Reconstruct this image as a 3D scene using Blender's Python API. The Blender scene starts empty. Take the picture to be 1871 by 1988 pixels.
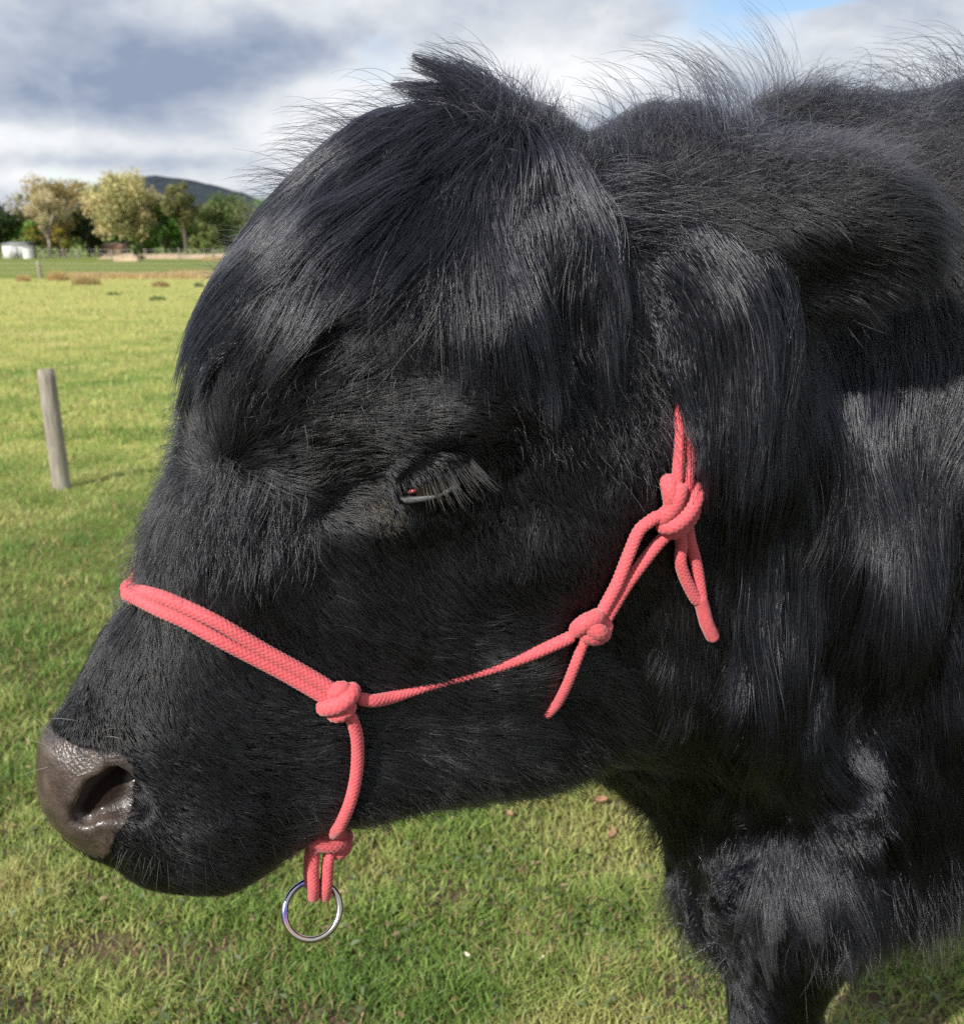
import bpy, math, random
import numpy as np
from mathutils import Vector, Matrix, kdtree
from mathutils import noise as mnoise

rng = np.random.default_rng(7)
random.seed(7)
SC = bpy.context.scene
COL = SC.collection
R_ = math.radians

# ------------------------------------------------------------------ camera
CAM_H = 1.4
FPX, CU, CV = 1871.0, 935.5, 994.0          # focal length and centre, in photo units (1871 x 1988)
HORIZON_V = 474.0
TILT = math.atan((CV - HORIZON_V) / FPX)
cam_d = bpy.data.cameras.new('camera')
cam = bpy.data.objects.new('camera', cam_d)
COL.objects.link(cam)
cam.location = (0, 0, CAM_H)
cam.rotation_euler = (math.pi / 2 - TILT, 0, 0)
cam_d.sensor_fit = 'HORIZONTAL'
cam_d.sensor_width = 36.0
cam_d.lens = 36.0
cam_d.clip_start = 0.02
cam_d.clip_end = 20000
cam_d.dof.use_dof = True
cam_d.dof.focus_distance = 0.66
cam_d.dof.aperture_fstop = 14.0
SC.camera = cam

# ------------------------------------------------------------------ light
SUN_EL, SUN_AZ = R_(37), R_(-38)            # sun behind the camera and to its left
sun_dir = Vector((math.sin(SUN_AZ) * math.cos(SUN_EL), -math.cos(SUN_AZ) * math.cos(SUN_EL), math.sin(SUN_EL)))
sun_d = bpy.data.lights.new('sun', 'SUN')
sun_d.energy = 5.0
sun_d.angle = R_(0.5)
sun_d.color = (1.0, 0.945, 0.86)
sun = bpy.data.objects.new('sun', sun_d)
COL.objects.link(sun)
sun.rotation_euler = sun_dir.to_track_quat('Z', 'Y').to_euler()
sun.location = (-4, -6, 8)

SC.view_settings.view_transform = 'Standard'
SC.view_settings.look = 'None'
SC.view_settings.exposure = 0.42
SC.view_settings.gamma = 1.0
SC.view_settings.use_curve_mapping = False
SC.render.engine = 'CYCLES'
SC.cycles.max_bounces = 6
SC.cycles.diffuse_bounces = 2
SC.cycles.glossy_bounces = 3
SC.cycles.transmission_bounces = 4
SC.cycles.transparent_max_bounces = 8
SC.cycles.use_denoising = False

# ------------------------------------------------------------------ node helpers
class NT:
    def __init__(s, tree):
        s.t = tree
    def n(s, kind, **kw):
        nd = s.t.nodes.new(kind)
        for k, v in kw.items():
            if k == 'ins':
                for kk, vv in v.items():
                    if hasattr(vv, 'is_linked') or isinstance(vv, bpy.types.NodeSocket):
                        s.t.links.new(vv, nd.inputs[kk])
                    else:
                        nd.inputs[kk].default_value = vv
            else:
                setattr(nd, k, v)
        return nd
    def math(s, op, a, b=None, c=None, clamp=False):
        nd = s.t.nodes.new('ShaderNodeMath'); nd.operation = op; nd.use_clamp = clamp
        for i, x in enumerate((a, b, c)):
            if x is None: continue
            if isinstance(x, bpy.types.NodeSocket): s.t.links.new(x, nd.inputs[i])
            else: nd.inputs[i].default_value = x
        return nd.outputs[0]
    def mix(s, f, a, b):
        nd = s.t.nodes.new('ShaderNodeMix'); nd.data_type = 'RGBA'
        for i, x in ((0, f), (6, a), (7, b)):
            if isinstance(x, bpy.types.NodeSocket): s.t.links.new(x, nd.inputs[i])
            else: nd.inputs[i].default_value = x if i == 0 else (*x[:3], 1)
        return nd.outputs[2]
    def ramp(s, f, stops):
        nd = s.t.nodes.new('ShaderNodeValToRGB')
        e = nd.color_ramp.elements
        while len(e) < len(stops): e.new(0.5)
        for el, (p, c) in zip(e, stops):
            el.position = p
            el.color = (*c, 1) if not isinstance(c, (int, float)) else (c, c, c, 1)
        s.t.links.new(f, nd.inputs[0])
        return nd.outputs[0]
    def noise(s, vec, scale, detail=4, rough=0.55, dist=0.0):
        nd = s.n('ShaderNodeTexNoise', ins={'Scale': scale, 'Detail': detail, 'Roughness': rough, 'Distortion': dist})
        if vec is not None: s.t.links.new(vec, nd.inputs['Vector'])
        return nd.outputs[0]

# ------------------------------------------------------------------ sky
world = bpy.data.worlds.new('World')
SC.world = world
world.use_nodes = True
world.node_tree.nodes.clear()
N = NT(world.node_tree)
SKY_STRENGTH = 0.11
sky = N.n('ShaderNodeTexSky', sky_type='NISHITA', sun_disc=False)
sky.sun_elevation = SUN_EL
sky.sun_rotation = math.pi - SUN_AZ if False else math.atan2(sun_dir.x, sun_dir.y)
sky.air_density, sky.dust_density, sky.ozone_density = 1.0, 0.25, 1.5
tc = N.n('ShaderNodeTexCoord')
sep = N.n('ShaderNodeSeparateXYZ', ins={0: tc.outputs['Generated']})
X, Y, Z = sep.outputs
zc = N.math('ADD', N.math('MAXIMUM', Z, 0.0), 0.42)
pu = N.math('DIVIDE', X, zc); pv = N.math('DIVIDE', Y, zc)
cmb = N.n('ShaderNodeCombineXYZ', ins={0: pu, 1: pv, 2: 3.7})
el = N.math('ARCSINE', Z)                      # elevation and azimuth, radians
az = N.math('ARCTAN2', X, Y)
def blob(a0, e0, sa, se, tilt=0.0):
    da = N.math('SUBTRACT', az, R_(a0)); de = N.math('SUBTRACT', el, R_(e0))
    de = N.math('SUBTRACT', de, N.math('MULTIPLY', da, tilt))
    q = N.math('ADD', N.math('POWER', N.math('DIVIDE', da, R_(sa)), 2), N.math('POWER', N.math('DIVIDE', de, R_(se)), 2))
    return N.math('EXPONENT', N.math('MULTIPLY', q, -1.0))
n1 = N.noise(cmb.outputs[0], 1.5, 7, 0.55, 0.25)
n2 = N.noise(cmb.outputs[0], 3.0, 8, 0.58, 0.25)
n3 = N.noise(cmb.outputs[0], 2.0, 5, 0.5, 0.0)
n4 = N.noise(cmb.outputs[0], 12.0, 7, 0.65, 0.3)
cover = N.math('ADD', n1, N.math('MULTIPLY', N.math('SUBTRACT', n2, 0.5), 0.5))
cover = N.math('ADD', cover, 0.17)
cover = N.math('SUBTRACT', cover, N.math('MULTIPLY', blob(17.0, 11.9, 2.4, 0.35), 0.25))
cover = N.math('SUBTRACT', cover, N.math('MULTIPLY', blob(-22, 2.6, 14.0, 0.9), 0.10))
mask = N.n('ShaderNodeMapRange', interpolation_type='SMOOTHSTEP', ins={0: cover, 1: 0.40, 2: 0.60}).outputs[0]
dark = N.math('ADD', N.math('MULTIPLY', N.math('SUBTRACT', n3, 0.5), 0.9), N.math('MULTIPLY', N.math('SUBTRACT', n2, 0.5), 1.25))
dark = N.math('ADD', dark, N.math('MULTIPLY', N.math('SUBTRACT', n4, 0.5), 0.38))
dark = N.math('ADD', dark, 0.36)
dark = N.math('ADD', dark, N.math('MULTIPLY', blob(-21, 8.4, 12, 2.4, 0.0), 0.42))
dark = N.math('ADD', dark, N.math('MULTIPLY', blob(-10, 10.2, 6, 1.4, 0.0), 0.26))
dark = N.math('ADD', dark, N.math('MULTIPLY', blob(-22, 4.2, 9, 0.45), 0.14))
dark = N.math('SUBTRACT', dark, N.math('MULTIPLY', blob(-22, 5.2, 12, 0.8, -.01), 0.27))
dark = N.math('SUBTRACT', dark, N.math('MULTIPLY', blob(-22, 3.3, 12, 0.5), 0.20))
dark = N.math('SUBTRACT', dark, N.math('MULTIPLY', blob(-9.5, 6.8, 4.5, 2.0), 0.30))
dark = N.math('SUBTRACT', dark, N.math('MULTIPLY', blob(5, 9.0, 7.0, 2.4), 0.34))
ccol = N.ramp(dark, [(0.0, (0.66, 0.67, 0.68)), (0.25, (0.52, 0.54, 0.57)), (0.52, (0.335, 0.375, 0.445)), (0.80, (0.20, 0.245, 0.335))])
ccol_s = N.n('ShaderNodeVectorMath', operation='SCALE', ins={0: ccol, 'Scale': 1.12 / SKY_STRENGTH}).outputs[0]
skyc = N.n('ShaderNodeVectorMath', operation='SCALE', ins={0: sky.outputs[0], 'Scale': 1.0}).outputs[0]
mixc = N.mix(mask, skyc, ccol_s)
bg = N.n('ShaderNodeBackground', ins={0: mixc, 1: SKY_STRENGTH})
wo = N.n('ShaderNodeOutputWorld', ins={0: bg.outputs[0]})

# ------------------------------------------------------------------ rays of the photograph
CT, ST = math.cos(TILT), math.sin(TILT)
CPOS = np.array([0, 0, CAM_H])
def ray(u, v):
    u = np.asarray(u, float); v = np.asarray(v, float)
    x = (u - CU) / FPX; y = -(v - CV) / FPX
    return np.stack([x, CT + y * ST, -ST + y * CT], -1)
def at_y(u, v, Y):                                     # a point at depth Y
    d = ray(u, v); return CPOS + d * (np.asarray(Y) / d[..., 1])[..., None]
def on_ground(u, v, z=0.0):
    d = ray(u, v); return CPOS + d * ((z - CAM_H) / d[..., 2])[..., None]
def project(p):
    q = np.asarray(p) - CPOS
    zc_ = q[..., 1] * CT - q[..., 2] * ST; yc = q[..., 1] * ST + q[..., 2] * CT
    return CU + FPX * q[..., 0] / zc_, CV - FPX * yc / zc_

# ------------------------------------------------------------------ object helpers
def tag(o, label=None, cat=None, group=None, kind=None):
    if label: o['label'] = label
    if cat: o['category'] = cat
    if group: o['group'] = group
    if kind: o['kind'] = kind
    return o
def empty(name, loc=(0, 0, 0), **kw):
    o = bpy.data.objects.new(name, None); COL.objects.link(o); o.location = loc
    o.empty_display_size = 0.05
    return tag(o, **kw)
def link(name, me, mat=None, parent=None, smooth=True):
    if mat is not None: me.materials.append(mat)
    o = bpy.data.objects.new(name, me); COL.objects.link(o)
    if parent is not None:
        o.parent = parent
        o.matrix_parent_inverse = Matrix.Translation(-Vector(parent.location))
    if smooth and len(me.polygons):
        me.polygons.foreach_set('use_smooth', np.ones(len(me.polygons), bool))
    return o
def np_mesh(name, V, quads=None, tris=None):
    me = bpy.data.meshes.new(name)
    V = np.ascontiguousarray(V, np.float32)
    loops, starts, tot = [], [], 0
    me.vertices.add(len(V)); me.vertices.foreach_set('co', V.ravel())
    parts = []
    for F, k in ((quads, 4), (tris, 3)):
        if F is not None and len(F):
            F = np.asarray(F, np.int32); loops.append(F.ravel()); starts.append(tot + np.arange(len(F)) * k); tot += F.size
    L = np.concatenate(loops); S = np.concatenate(starts)
    me.loops.add(len(L)); me.loops.foreach_set('vertex_index', L)
    me.polygons.add(len(S)); me.polygons.foreach_set('loop_start', S.astype(np.int32))
    me.update(calc_edges=True)
    return me
def vattr(me, name, data, kind='FLOAT'):
    a = me.attributes.new(name, kind, 'POINT')
    a.data.foreach_set({'FLOAT': 'value', 'FLOAT_VECTOR': 'vector', 'FLOAT_COLOR': 'color'}[kind], np.ascontiguousarray(data, np.float32).ravel())
def norm(v): return v / np.maximum(np.linalg.norm(v, axis=-1, keepdims=True), 1e-9)
def spline(P, n):                                      # Catmull-Rom through P, n points, roughly even spacing
    P = np.asarray(P, float)
    Q = np.vstack([2 * P[0] - P[1], P, 2 * P[-1] - P[-2]])
    out = []
    for i in range(1, len(Q) - 2):
        t = np.linspace(0, 1, 24, endpoint=False)[:, None]
        a, b, c, d = Q[i - 1], Q[i], Q[i + 1], Q[i + 2]
        out.append(0.5 * (2 * b + (c - a) * t + (2 * a - 5 * b + 4 * c - d) * t ** 2 + (3 * b - a - 3 * c + d) * t ** 3))
    out = np.vstack(out + [P[-1:]])
    s = np.r_[0, np.cumsum(np.linalg.norm(np.diff(out[:, :3], axis=0), axis=1))]
    si = np.linspace(0, s[-1], n)
    return np.stack([np.interp(si, s, out[:, k]) for k in range(P.shape[1])], 1)
def closed_spline(P, n):
    P = np.asarray(P, float); m = len(P); out = []
    for i in range(m):
        a, b, c, d = P[(i - 1) % m], P[i], P[(i + 1) % m], P[(i + 2) % m]
        t = np.linspace(0, 1, n, endpoint=False)[:, None]
        out.append(0.5 * (2 * b + (c - a) * t + (2 * a - 5 * b + 4 * c - d) * t ** 2 + (3 * b - a - 3 * c + d) * t ** 3))
    return np.vstack(out)

def principled(name, color=(0.5, 0.5, 0.5), rough=0.6, metal=0.0, spec=0.5):
    m = bpy.data.materials.new(name); m.use_nodes = True
    b = m.node_tree.nodes['Principled BSDF']
    b.inputs['Base Color'].default_value = (*color, 1); b.inputs['Roughness'].default_value = rough
    b.inputs['Metallic'].default_value = metal; b.inputs['Specular IOR Level'].default_value = spec
    return m, NT(m.node_tree), b
def setin(nt, node, name, sock): nt.t.links.new(sock, node.inputs[name])
def bump(nt, b, height, strength=0.3, dist=0.002):
    bn = nt.n('ShaderNodeBump', ins={'Strength': strength, 'Distance': dist, 'Height': height})
    nt.t.links.new(bn.outputs[0], b.inputs['Normal'])
# ================================================================== THE COW: an implicit body
HA = R_(22)
E1 = np.array([math.cos(HA), math.sin(HA), 0.0]); E2 = np.array([0, 0, 1.0]); EN = np.array([math.sin(HA), -math.cos(HA), 0.0])
HO = at_y(850, 930, 0.70)
def to_head(p): q = p - HO; return q @ E1, q @ E2, q @ EN
def from_head(a, b, c): return HO + np.multiply.outer(a, E1) + np.multiply.outer(b, E2) + np.multiply.outer(c, EN)
def head_ab(u, v, c=0.0):                               # where a ray meets the head's plane shifted by c towards the camera
    d = ray(u, v); o = HO + np.multiply.outer(np.asarray(c, float), EN)
    t = ((o - CPOS) @ EN) / (d @ EN)
    q = CPOS + d * t[..., None] - HO
    return np.stack([q @ E1, q @ E2], -1)

def A3(*x): return np.array(x, float)
class Slab:
    """a body given by its side outline and its half width over that outline"""
    def __init__(s, poly, lo, hi, step, wpts, wsig, Rpts):
        s.lo, s.step = np.array(lo), step
        nx = int((hi[0] - lo[0]) / step) + 1; ny = int((hi[1] - lo[1]) / step) + 1
        gx = lo[0] + np.arange(nx) * step; gy = lo[1] + np.arange(ny) * step
        G = np.stack(np.meshgrid(gx, gy, indexing='ij'), -1)
        s.G = G
        A = poly; B = np.roll(poly, -1, 0)
        d2 = np.full(G.shape[:2], 1e9); ins = np.zeros(G.shape[:2], bool)
        for a, b in zip(A, B):
            ab = b - a; t = np.clip(((G - a) @ ab) / (ab @ ab + 1e-12), 0, 1)
            d2 = np.minimum(d2, ((G - a - t[..., None] * ab) ** 2).sum(-1))
            c = (a[1] > G[..., 1]) != (b[1] > G[..., 1])
            with np.errstate(divide='ignore', invalid='ignore'):
                xx = (b[0] - a[0]) * (G[..., 1] - a[1]) / (b[1] - a[1]) + a[0]
            ins ^= c & (G[..., 0] < xx)
        d = np.sqrt(d2); d[ins] *= -1
        # soften the medial creases inside only
        db = d.copy()
        k = max(1, int(0.008 / step))
        for _ in range(3):
            for ax in (0, 1):
                acc = np.zeros_like(db)
                for sft in range(-k, k + 1): acc += np.roll(db, sft, ax)
                db = acc / (2 * k + 1)
        wgt = np.clip((-d - 0.01) / 0.02, 0, 1)
        s.d = (d * (1 - wgt) + db * wgt).astype(np.float32)
        s.w = s.interp(wpts, wsig); s.R = s.interp(Rpts, wsig * 1.5)
        k = max(1, int(wsig * 0.45 / step))
        for M in (s.w, s.R):
            for _ in range(3):
                for ax in (0, 1):
                    P = np.pad(M, [(k + 1, k) if a_ == ax else (0, 0) for a_ in (0, 1)], mode='edge').cumsum(ax, dtype=np.float64)
                    n_ = M.shape[ax]
                    M[...] = (np.take(P, np.arange(2 * k + 1, 2 * k + 1 + n_), ax) - np.take(P, np.arange(n_), ax)) / (2 * k + 1)
    def interp(s, pts, sig):
        num = 0; den = 1e-12
        G = s.G
        for x, y, val in pts:
            r2 = (G[..., 0] - x) ** 2 + (G[..., 1] - y) ** 2
            k = 1.0 / (r2 + sig * sig * 0.15) ** 1.6
            num = num + k * val; den = den + k
        return (num / den).astype(np.float32)
    def bumpw(s, x, y, sx, sy, amp, ang=0.0, p=1.0):
        ca, sa = math.cos(ang), math.sin(ang)
        dx, dy = s.G[..., 0] - x, s.G[..., 1] - y
        q = ((dx * ca + dy * sa) / sx) ** 2 + ((-dx * sa + dy * ca) / sy) ** 2
        s.w += (amp * np.exp(-q ** p)).astype(np.float32)
    def fetch(s, M, x, y):
        fx = np.clip((x - s.lo[0]) / s.step, 0, M.shape[0] - 1.001); fy = np.clip((y - s.lo[1]) / s.step, 0, M.shape[1] - 1.001)
        ix = fx.astype(np.int32); iy = fy.astype(np.int32); fx = (fx - ix).astype(np.float32); fy = (fy - iy).astype(np.float32)
        return (M[ix, iy] * (1 - fx) + M[ix + 1, iy] * fx) * (1 - fy) + (M[ix, iy + 1] * (1 - fx) + M[ix + 1, iy + 1] * fx) * fy
    def f(s, a, b, c):
        d = s.fetch(s.d, a, b); w = s.fetch(s.w, a, b); R = s.fetch(s.R, a, b)
        t = np.maximum(0.02, 1 + d / R); q = np.abs(c) / w
        k0 = np.sqrt(t * t + q * q); k1 = np.sqrt(t * t / (R * R) + q * q / (w * w))
        return k0 * (k0 - 1) / k1

HEAD_OUT = [(69,1492),(77,1432),(114,1385),(158,1312),(205,1228),(262,1160),(288,1085),(318,990),(350,900),(376,800),(404,700),(448,600),
 (510,500),(572,418),(640,343),(706,282),(785,234),(870,203),(960,198),(1040,225),(1110,292),(1190,395),(1280,540),(1350,700),(1380,900),
 (1370,1150),(1330,1340),(1230,1440),(1130,1462),(1010,1500),(900,1515),(800,1535),(710,1562),(640,1585),(570,1622),(505,1668),(430,1703),(340,1706),(262,1692),
 (212,1660),(156,1636),(103,1594),(75,1547)]
hp = closed_spline(head_ab(*np.array(HEAD_OUT, float).T), 6)
WPTS = [(100,1480,.040),(170,1500,.047),(180,1600,.045),(260,1560,.056),(260,1400,.050),(200,1330,.044),(400,1560,.062),(400,1400,.060),(400,1250,.051),(330,1170,.044),(300,1100,.046),
 (500,1450,.062),(520,1250,.056),(560,1580,.052),(640,1480,.060),(640,1330,.063),(600,1100,.065),(700,1350,.070),(720,1150,.080),(450,1000,.060),(420,850,.070),(450,700,.084),
 (600,900,.076),(650,1000,.076),(740,1000,.086),(620,700,.095),(560,500,.088),(700,400,.084),(850,300,.070),(850,600,.104),(850,800,.108),(700,800,.094),
 (880,930,.102),(900,1080,.101),(1000,1250,.097),(900,1400,.078),(800,1480,.060),(1100,1100,.106),(1200,1300,.092),(1100,1420,.070),(1080,800,.101),(1050,500,.092),
 (1000,300,.074),(1250,600,.100),(1300,900,.104),(1350,1200,.088),(1380,1000,.085)]
wp = []
for u, v, w in WPTS:
    a, b = head_ab(u, v, w * 0.9); wp.append((a, b, w))
RP = [(150,1500,.046),(400,1400,.060),(400,1000,.055),(500,600,.075),(800,400,.09),(900,1000,.10),(800,1450,.07),(1200,1000,.11),(600,1500,.058)]
rp = [(*head_ab(u, v, .03), r) for u, v, r in RP]
HEAD = Slab(hp, (-0.40, -0.40), (0.30, 0.36), 0.002, wp, 0.03, rp)
def hb(u, v, su, sv, amp, ang=0.0, p=1.0, c=0.10):
    a, b = head_ab(u, v, c); k = 0.00034
    HEAD.bumpw(a, b, su * k, sv * k, amp, math.radians(ang), p)
hb(890, 805, 150, 50, .018, 10)                          # brow
hb(840, 1010, 110, 45, .006, 14)                         # lower lid pouch
hb(690, 985, 120, 34, -.011, 22)
hb(690, 900, 90, 60, -.006, 0)                         # tear groove
hb(985, 960, 28, 90, -.004, -10)                         # groove behind the eye
hb(960, 620, 120, 40, .006, -30)
hb(920, 1180, 190, 80, .006, 30)                         # cheek bone
hb(1080, 1290, 120, 90, .008)                            # jaw muscle
hb(520, 1010, 60, 90, -.004)
hb(330, 1440, 90, 60, .004, 0, 1.0, .05)                 # muzzle swelling behind the nostril
hb(420, 1600, 120, 40, .006, 0, 1.0, .05)

# trunk and neck: outline laid out in the plane Y = BY
BY = 0.93
def bxz(u, v): p = at_y(u, v, BY); return np.stack([p[..., 0], p[..., 2]], -1)
BODY_OUT = [(960,420),(1090,360),(1200,372),(1300,350),(1400,298),(1490,238),(1600,215),(1760,215),(1900,185),(2150,170),(2600,215),(3100,190),(3700,150),(4150,190),(4330,420),(4330,900),
 (4200,1350),(3900,1560),(3300,1700),(2700,1770),(2200,1540),(1900,1580),(1760,1665),(1640,1750),(1500,1840),(1400,1835),(1345,1770),(1318,1700),(1308,1620),(1270,1560),(1200,1500),(1120,1440),(1000,1250),(940,900),(930,600)]
bp = closed_spline(bxz(*np.array(BODY_OUT, float).T), 6)
BW = [(1000,500,.06),(1150,400,.07),(1150,700,.10),(1150,1200,.09),(1250,1500,.07),(1400,300,.085),(1450,500,.125),(1400,800,.175),(1400,1150,.180),(1320,1330,.14),(1500,900,.19),(1480,1300,.165),(1400,1600,.10),(1420,1780,.085),
 (1650,260,.10),(1700,500,.15),(1750,900,.175),(1700,1300,.165),(1600,1600,.135),(1600,1800,.105),(1750,1600,.145),(1750,1750,.13),(2000,300,.13),(2000,700,.20),(2000,1200,.22),(2000,1650,.15),
 (2500,400,.2),(2500,1000,.30),(2500,1600,.24),(3200,1000,.33),(3900,900,.29),(3900,400,.2),(3300,300,.2)]
bw = [(*bxz(u, v), w) for u, v, w in BW]
br = [(*bxz(u, v), r) for u, v, r in [(1200,800,.09),(1450,700,.10),(1400,1650,.07),(1450,1100,.10),(1700,900,.14),(1700,1700,.09),(2100,1000,.2),(2600,1000,.3),(3500,1000,.32)]]
BODY = Slab(bp, (-0.1, 0.25), (2.0, 1.65), 0.006, bw, 0.06, br)
def bb(u, v, su, sv, amp, ang=0.0):
    x, z = bxz(u, v); k = 0.00045
    BODY.bumpw(x, z, su * k, sv * k, amp, math.radians(ang))
bb(1800, 1350, 200, 300, .012)

def ell(p, c, r, M=None):
    q = p - c
    if M is not None: q = q @ M.T
    r = np.asarray(r)
    k0 = np.sqrt(((q / r) ** 2).sum(-1)); k1 = np.sqrt(((q / (r * r)) ** 2).sum(-1)) + 1e-9
    return k0 * (k0 - 1) / k1
def cap(p, a, b, ra, rb):
    ab = b - a; t = np.clip(((p - a) @ ab) / (ab @ ab), 0, 1)
    return np.sqrt(((p - a - t[..., None] * ab) ** 2).sum(-1)) - (ra + (rb - ra) * t)
def smin(a, b, k):
    h = np.clip(0.5 + 0.5 * (b - a) / k, 0, 1)
    return b + (a - b) * h - k * h * (1 - h)
def smax(a, b, k): return -smin(-a, -b, k)
def basis(x, z):                                        # rows: local x, y, z
    x = norm(np.array(x, float)); z = np.array(z, float); z = norm(z - x * (x @ z)); return np.stack([x, np.cross(z, x), z])

# ear: a cupped leaf, its mouth turned to the camera and down
EAR_A = at_y(1275, 490, 0.712); EAR_B = at_y(1835, 452, 0.690)
EAR_M = basis(EAR_B - EAR_A, (0.0, 0.25, 1.0))
EAR_C = (EAR_A + EAR_B) / 2
EAR_L = np.linalg.norm(EAR_B - EAR_A) / 2
EAR_IN = at_y(1660, 575, 0.652)
FILL = [(at_y(1270, 620, .765), A3(.095, .080, .15)), (at_y(1335, 880, .785), A3(.085, .075, .17)), (at_y(1330, 1180, .79), A3(.09, .07, .13))]
# nostril
NOS = [at_y(u, v, Y) for u, v, Y in ((172, 1562, .575), (212, 1534, .573), (240, 1490, .578))]
MUZ = at_y(150, 1530, .60)
EYE_R = 0.0205
EYE_A, EYE_B = at_y(752, 968, 0.585), at_y(905, 922, 0.585)
EYE_C = at_y(846, 925, 0.6015)                           # centre of the eyeball (set against the head's own surface)
EYE_M = basis(EYE_B - EYE_A, -ray(846, 925))            # x along the slit, y up, z to the front
LID_C = EYE_C + EYE_M[1] * .002
def leg_f(p):
    f = None
    for pts in LEG_PTS:
        for (a, ra), (b, rb) in zip(pts[:-1], pts[1:]):
            g = cap(p, a, b, ra, rb)
            f = g if f is None else smin(f, g, 0.02)
    return f
LF = at_y(1503, 1960, 0.83); LT = at_y(1560, 1700, 0.83)

LEG_PTS = [
 [(LT, .070), (LF, .038), (A3(LF[0] - .005, .84, .42), .043), (A3(LF[0], .84, .36), .040), (A3(LF[0], .85, .13), .028), (A3(LF[0] - .01, .85, .09), .034), (A3(LF[0] - .035, .84, .03), .044)],
 [(A3(LT[0] + .07, 1.05, LT[2]), .070), (A3(LF[0] + .085, 1.06, LF[2]), .040), (A3(LF[0] + .09, 1.06, .42), .043), (A3(LF[0] + .09, 1.06, .36), .040), (A3(LF[0] + .09, 1.06, .13), .028), (A3(LF[0] + .085, 1.06, .09), .034), (A3(LF[0] + .06, 1.06, .03), .044)],
]
for yy, dx in ((0.78, 0.0), (1.1, 0.16)):
    LEG_PTS.append([(A3(1.55 + dx, yy, .95), .15), (A3(1.48 + dx, yy, .72), .09), (A3(1.66 + dx, yy, .48), .05), (A3(1.63 + dx, yy, .40), .042), (A3(1.60 + dx, yy, .13), .032), (A3(1.58 + dx, yy, .09), .036), (A3(1.55 + dx, yy, .03), .046)])

def f_cow(p, legs=True):
    p = np.asarray(p, np.float64)
    a, b, c = to_head(p)
    f = HEAD.f(a, b, c)
    near = f < 0.25
    g = BODY.f(p[..., 0], p[..., 2], p[..., 1] - BY)
    kk = .035 + .055 * np.clip((p[..., 0] - .02) / .1, 0, 1)
    f = smin(f, g, kk)
    e = ell(p, EAR_C, (EAR_L, 0.040, 0.056), EAR_M)
    e = smin(e, cap(p, EAR_A + A3(-.02, .03, -.01), EAR_A + (EAR_B - EAR_A) * .25, .034, .03), .03)
    e = smax(e, -ell(p, EAR_IN, (0.070, 0.040, 0.036), EAR_M), 0.02)
    f = smin(f, e, 0.025)
    for c_, r_ in FILL: f = smin(f, ell(p, c_, r_), 0.05)
    # nostril: rim swelling, then the hollow
    rim = np.minimum(cap(p, NOS[0], NOS[1], .017, .019), cap(p, NOS[1], NOS[2], .019, .015))
    f = smin(f, rim + 0.004, 0.014)
    cut = np.minimum(cap(p, NOS[0] + A3(.002, -.012, .0), NOS[1] + A3(0, -.012, 0.002), .0085, .0145), cap(p, NOS[1] + A3(0, -.012, 0.002), NOS[2] + A3(0, -.013, 0), .0145, .0085))
    cut = smin(cut, cap(p, NOS[1] + A3(0, -.01, .002), NOS[1] + A3(.03, .012, .02), .010, .008), .006)
    f = smax(f, -cut, 0.005)
    f = smax(f, -ell(p, NOS[1] + A3(.012, -.010, -.004), (.017, .013, .013)), 0.008)
    # closed upper lid bulging over the eyeball, a lower lid, and the slit between
    e = ell(p, LID_C, (.027, .0212, .0208), EYE_M)
    f = smin(f, e, 0.010)
    q = (p - EYE_C) @ EYE_M.T
    x_, y_, z_ = q[..., 0], q[..., 1], q[..., 2]
    yc = -.0065 + 6.5 * x_ * x_ + .03 * x_
    hgt = .0040 * np.sqrt(np.clip(1 - ((x_ + .003) / .0255) ** 2, 0, 1)) - .0007
    slit = np.maximum(np.abs(y_ - yc) - hgt, .010 - z_)
    f = np.where(z_ > 0, smax(f, -slit, .0022), f)
    crease = np.sqrt((y_ - (.0150 - 7 * x_ * x_ + .12 * x_)) ** 2 + (np.maximum(np.abs(x_ - .002) - .022, 0)) ** 2) - .0005
    f = np.where(z_ > .002, smax(f, -(np.maximum(crease, .004 - z_) - .0004), .006), f)
    if legs:
        m = (p[..., 2] < 1.15) & (p[..., 0] > 0.1)
        if m.any():
            f = f.copy(); f[m] = smin(f[m], leg_f(p[m]), 0.05)
    return f
def grad(p, h=0.0012):
    g = np.stack([f_cow(p + np.eye(3)[i] * h) - f_cow(p - np.eye(3)[i] * h) for i in range(3)], -1) / (2 * h)
    return g
def hit(u, v, off=0.0, t0=0.40):
    """where rays through photo points first meet the animal (plus off along the ray's normal)"""
    d = norm(ray(u, v)); d = np.atleast_2d(d); t = np.full(len(d), t0)
    for _ in range(60):
        s = f_cow(CPOS + d * t[:, None]); t += np.clip(s * 0.7, -0.02, 0.05)
    t[(t > 1.6)] = np.nan
    p = CPOS + d * t[:, None]
    nrm = norm(grad(np.nan_to_num(p, nan=5.0)))
    return p + nrm * off, nrm

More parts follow.
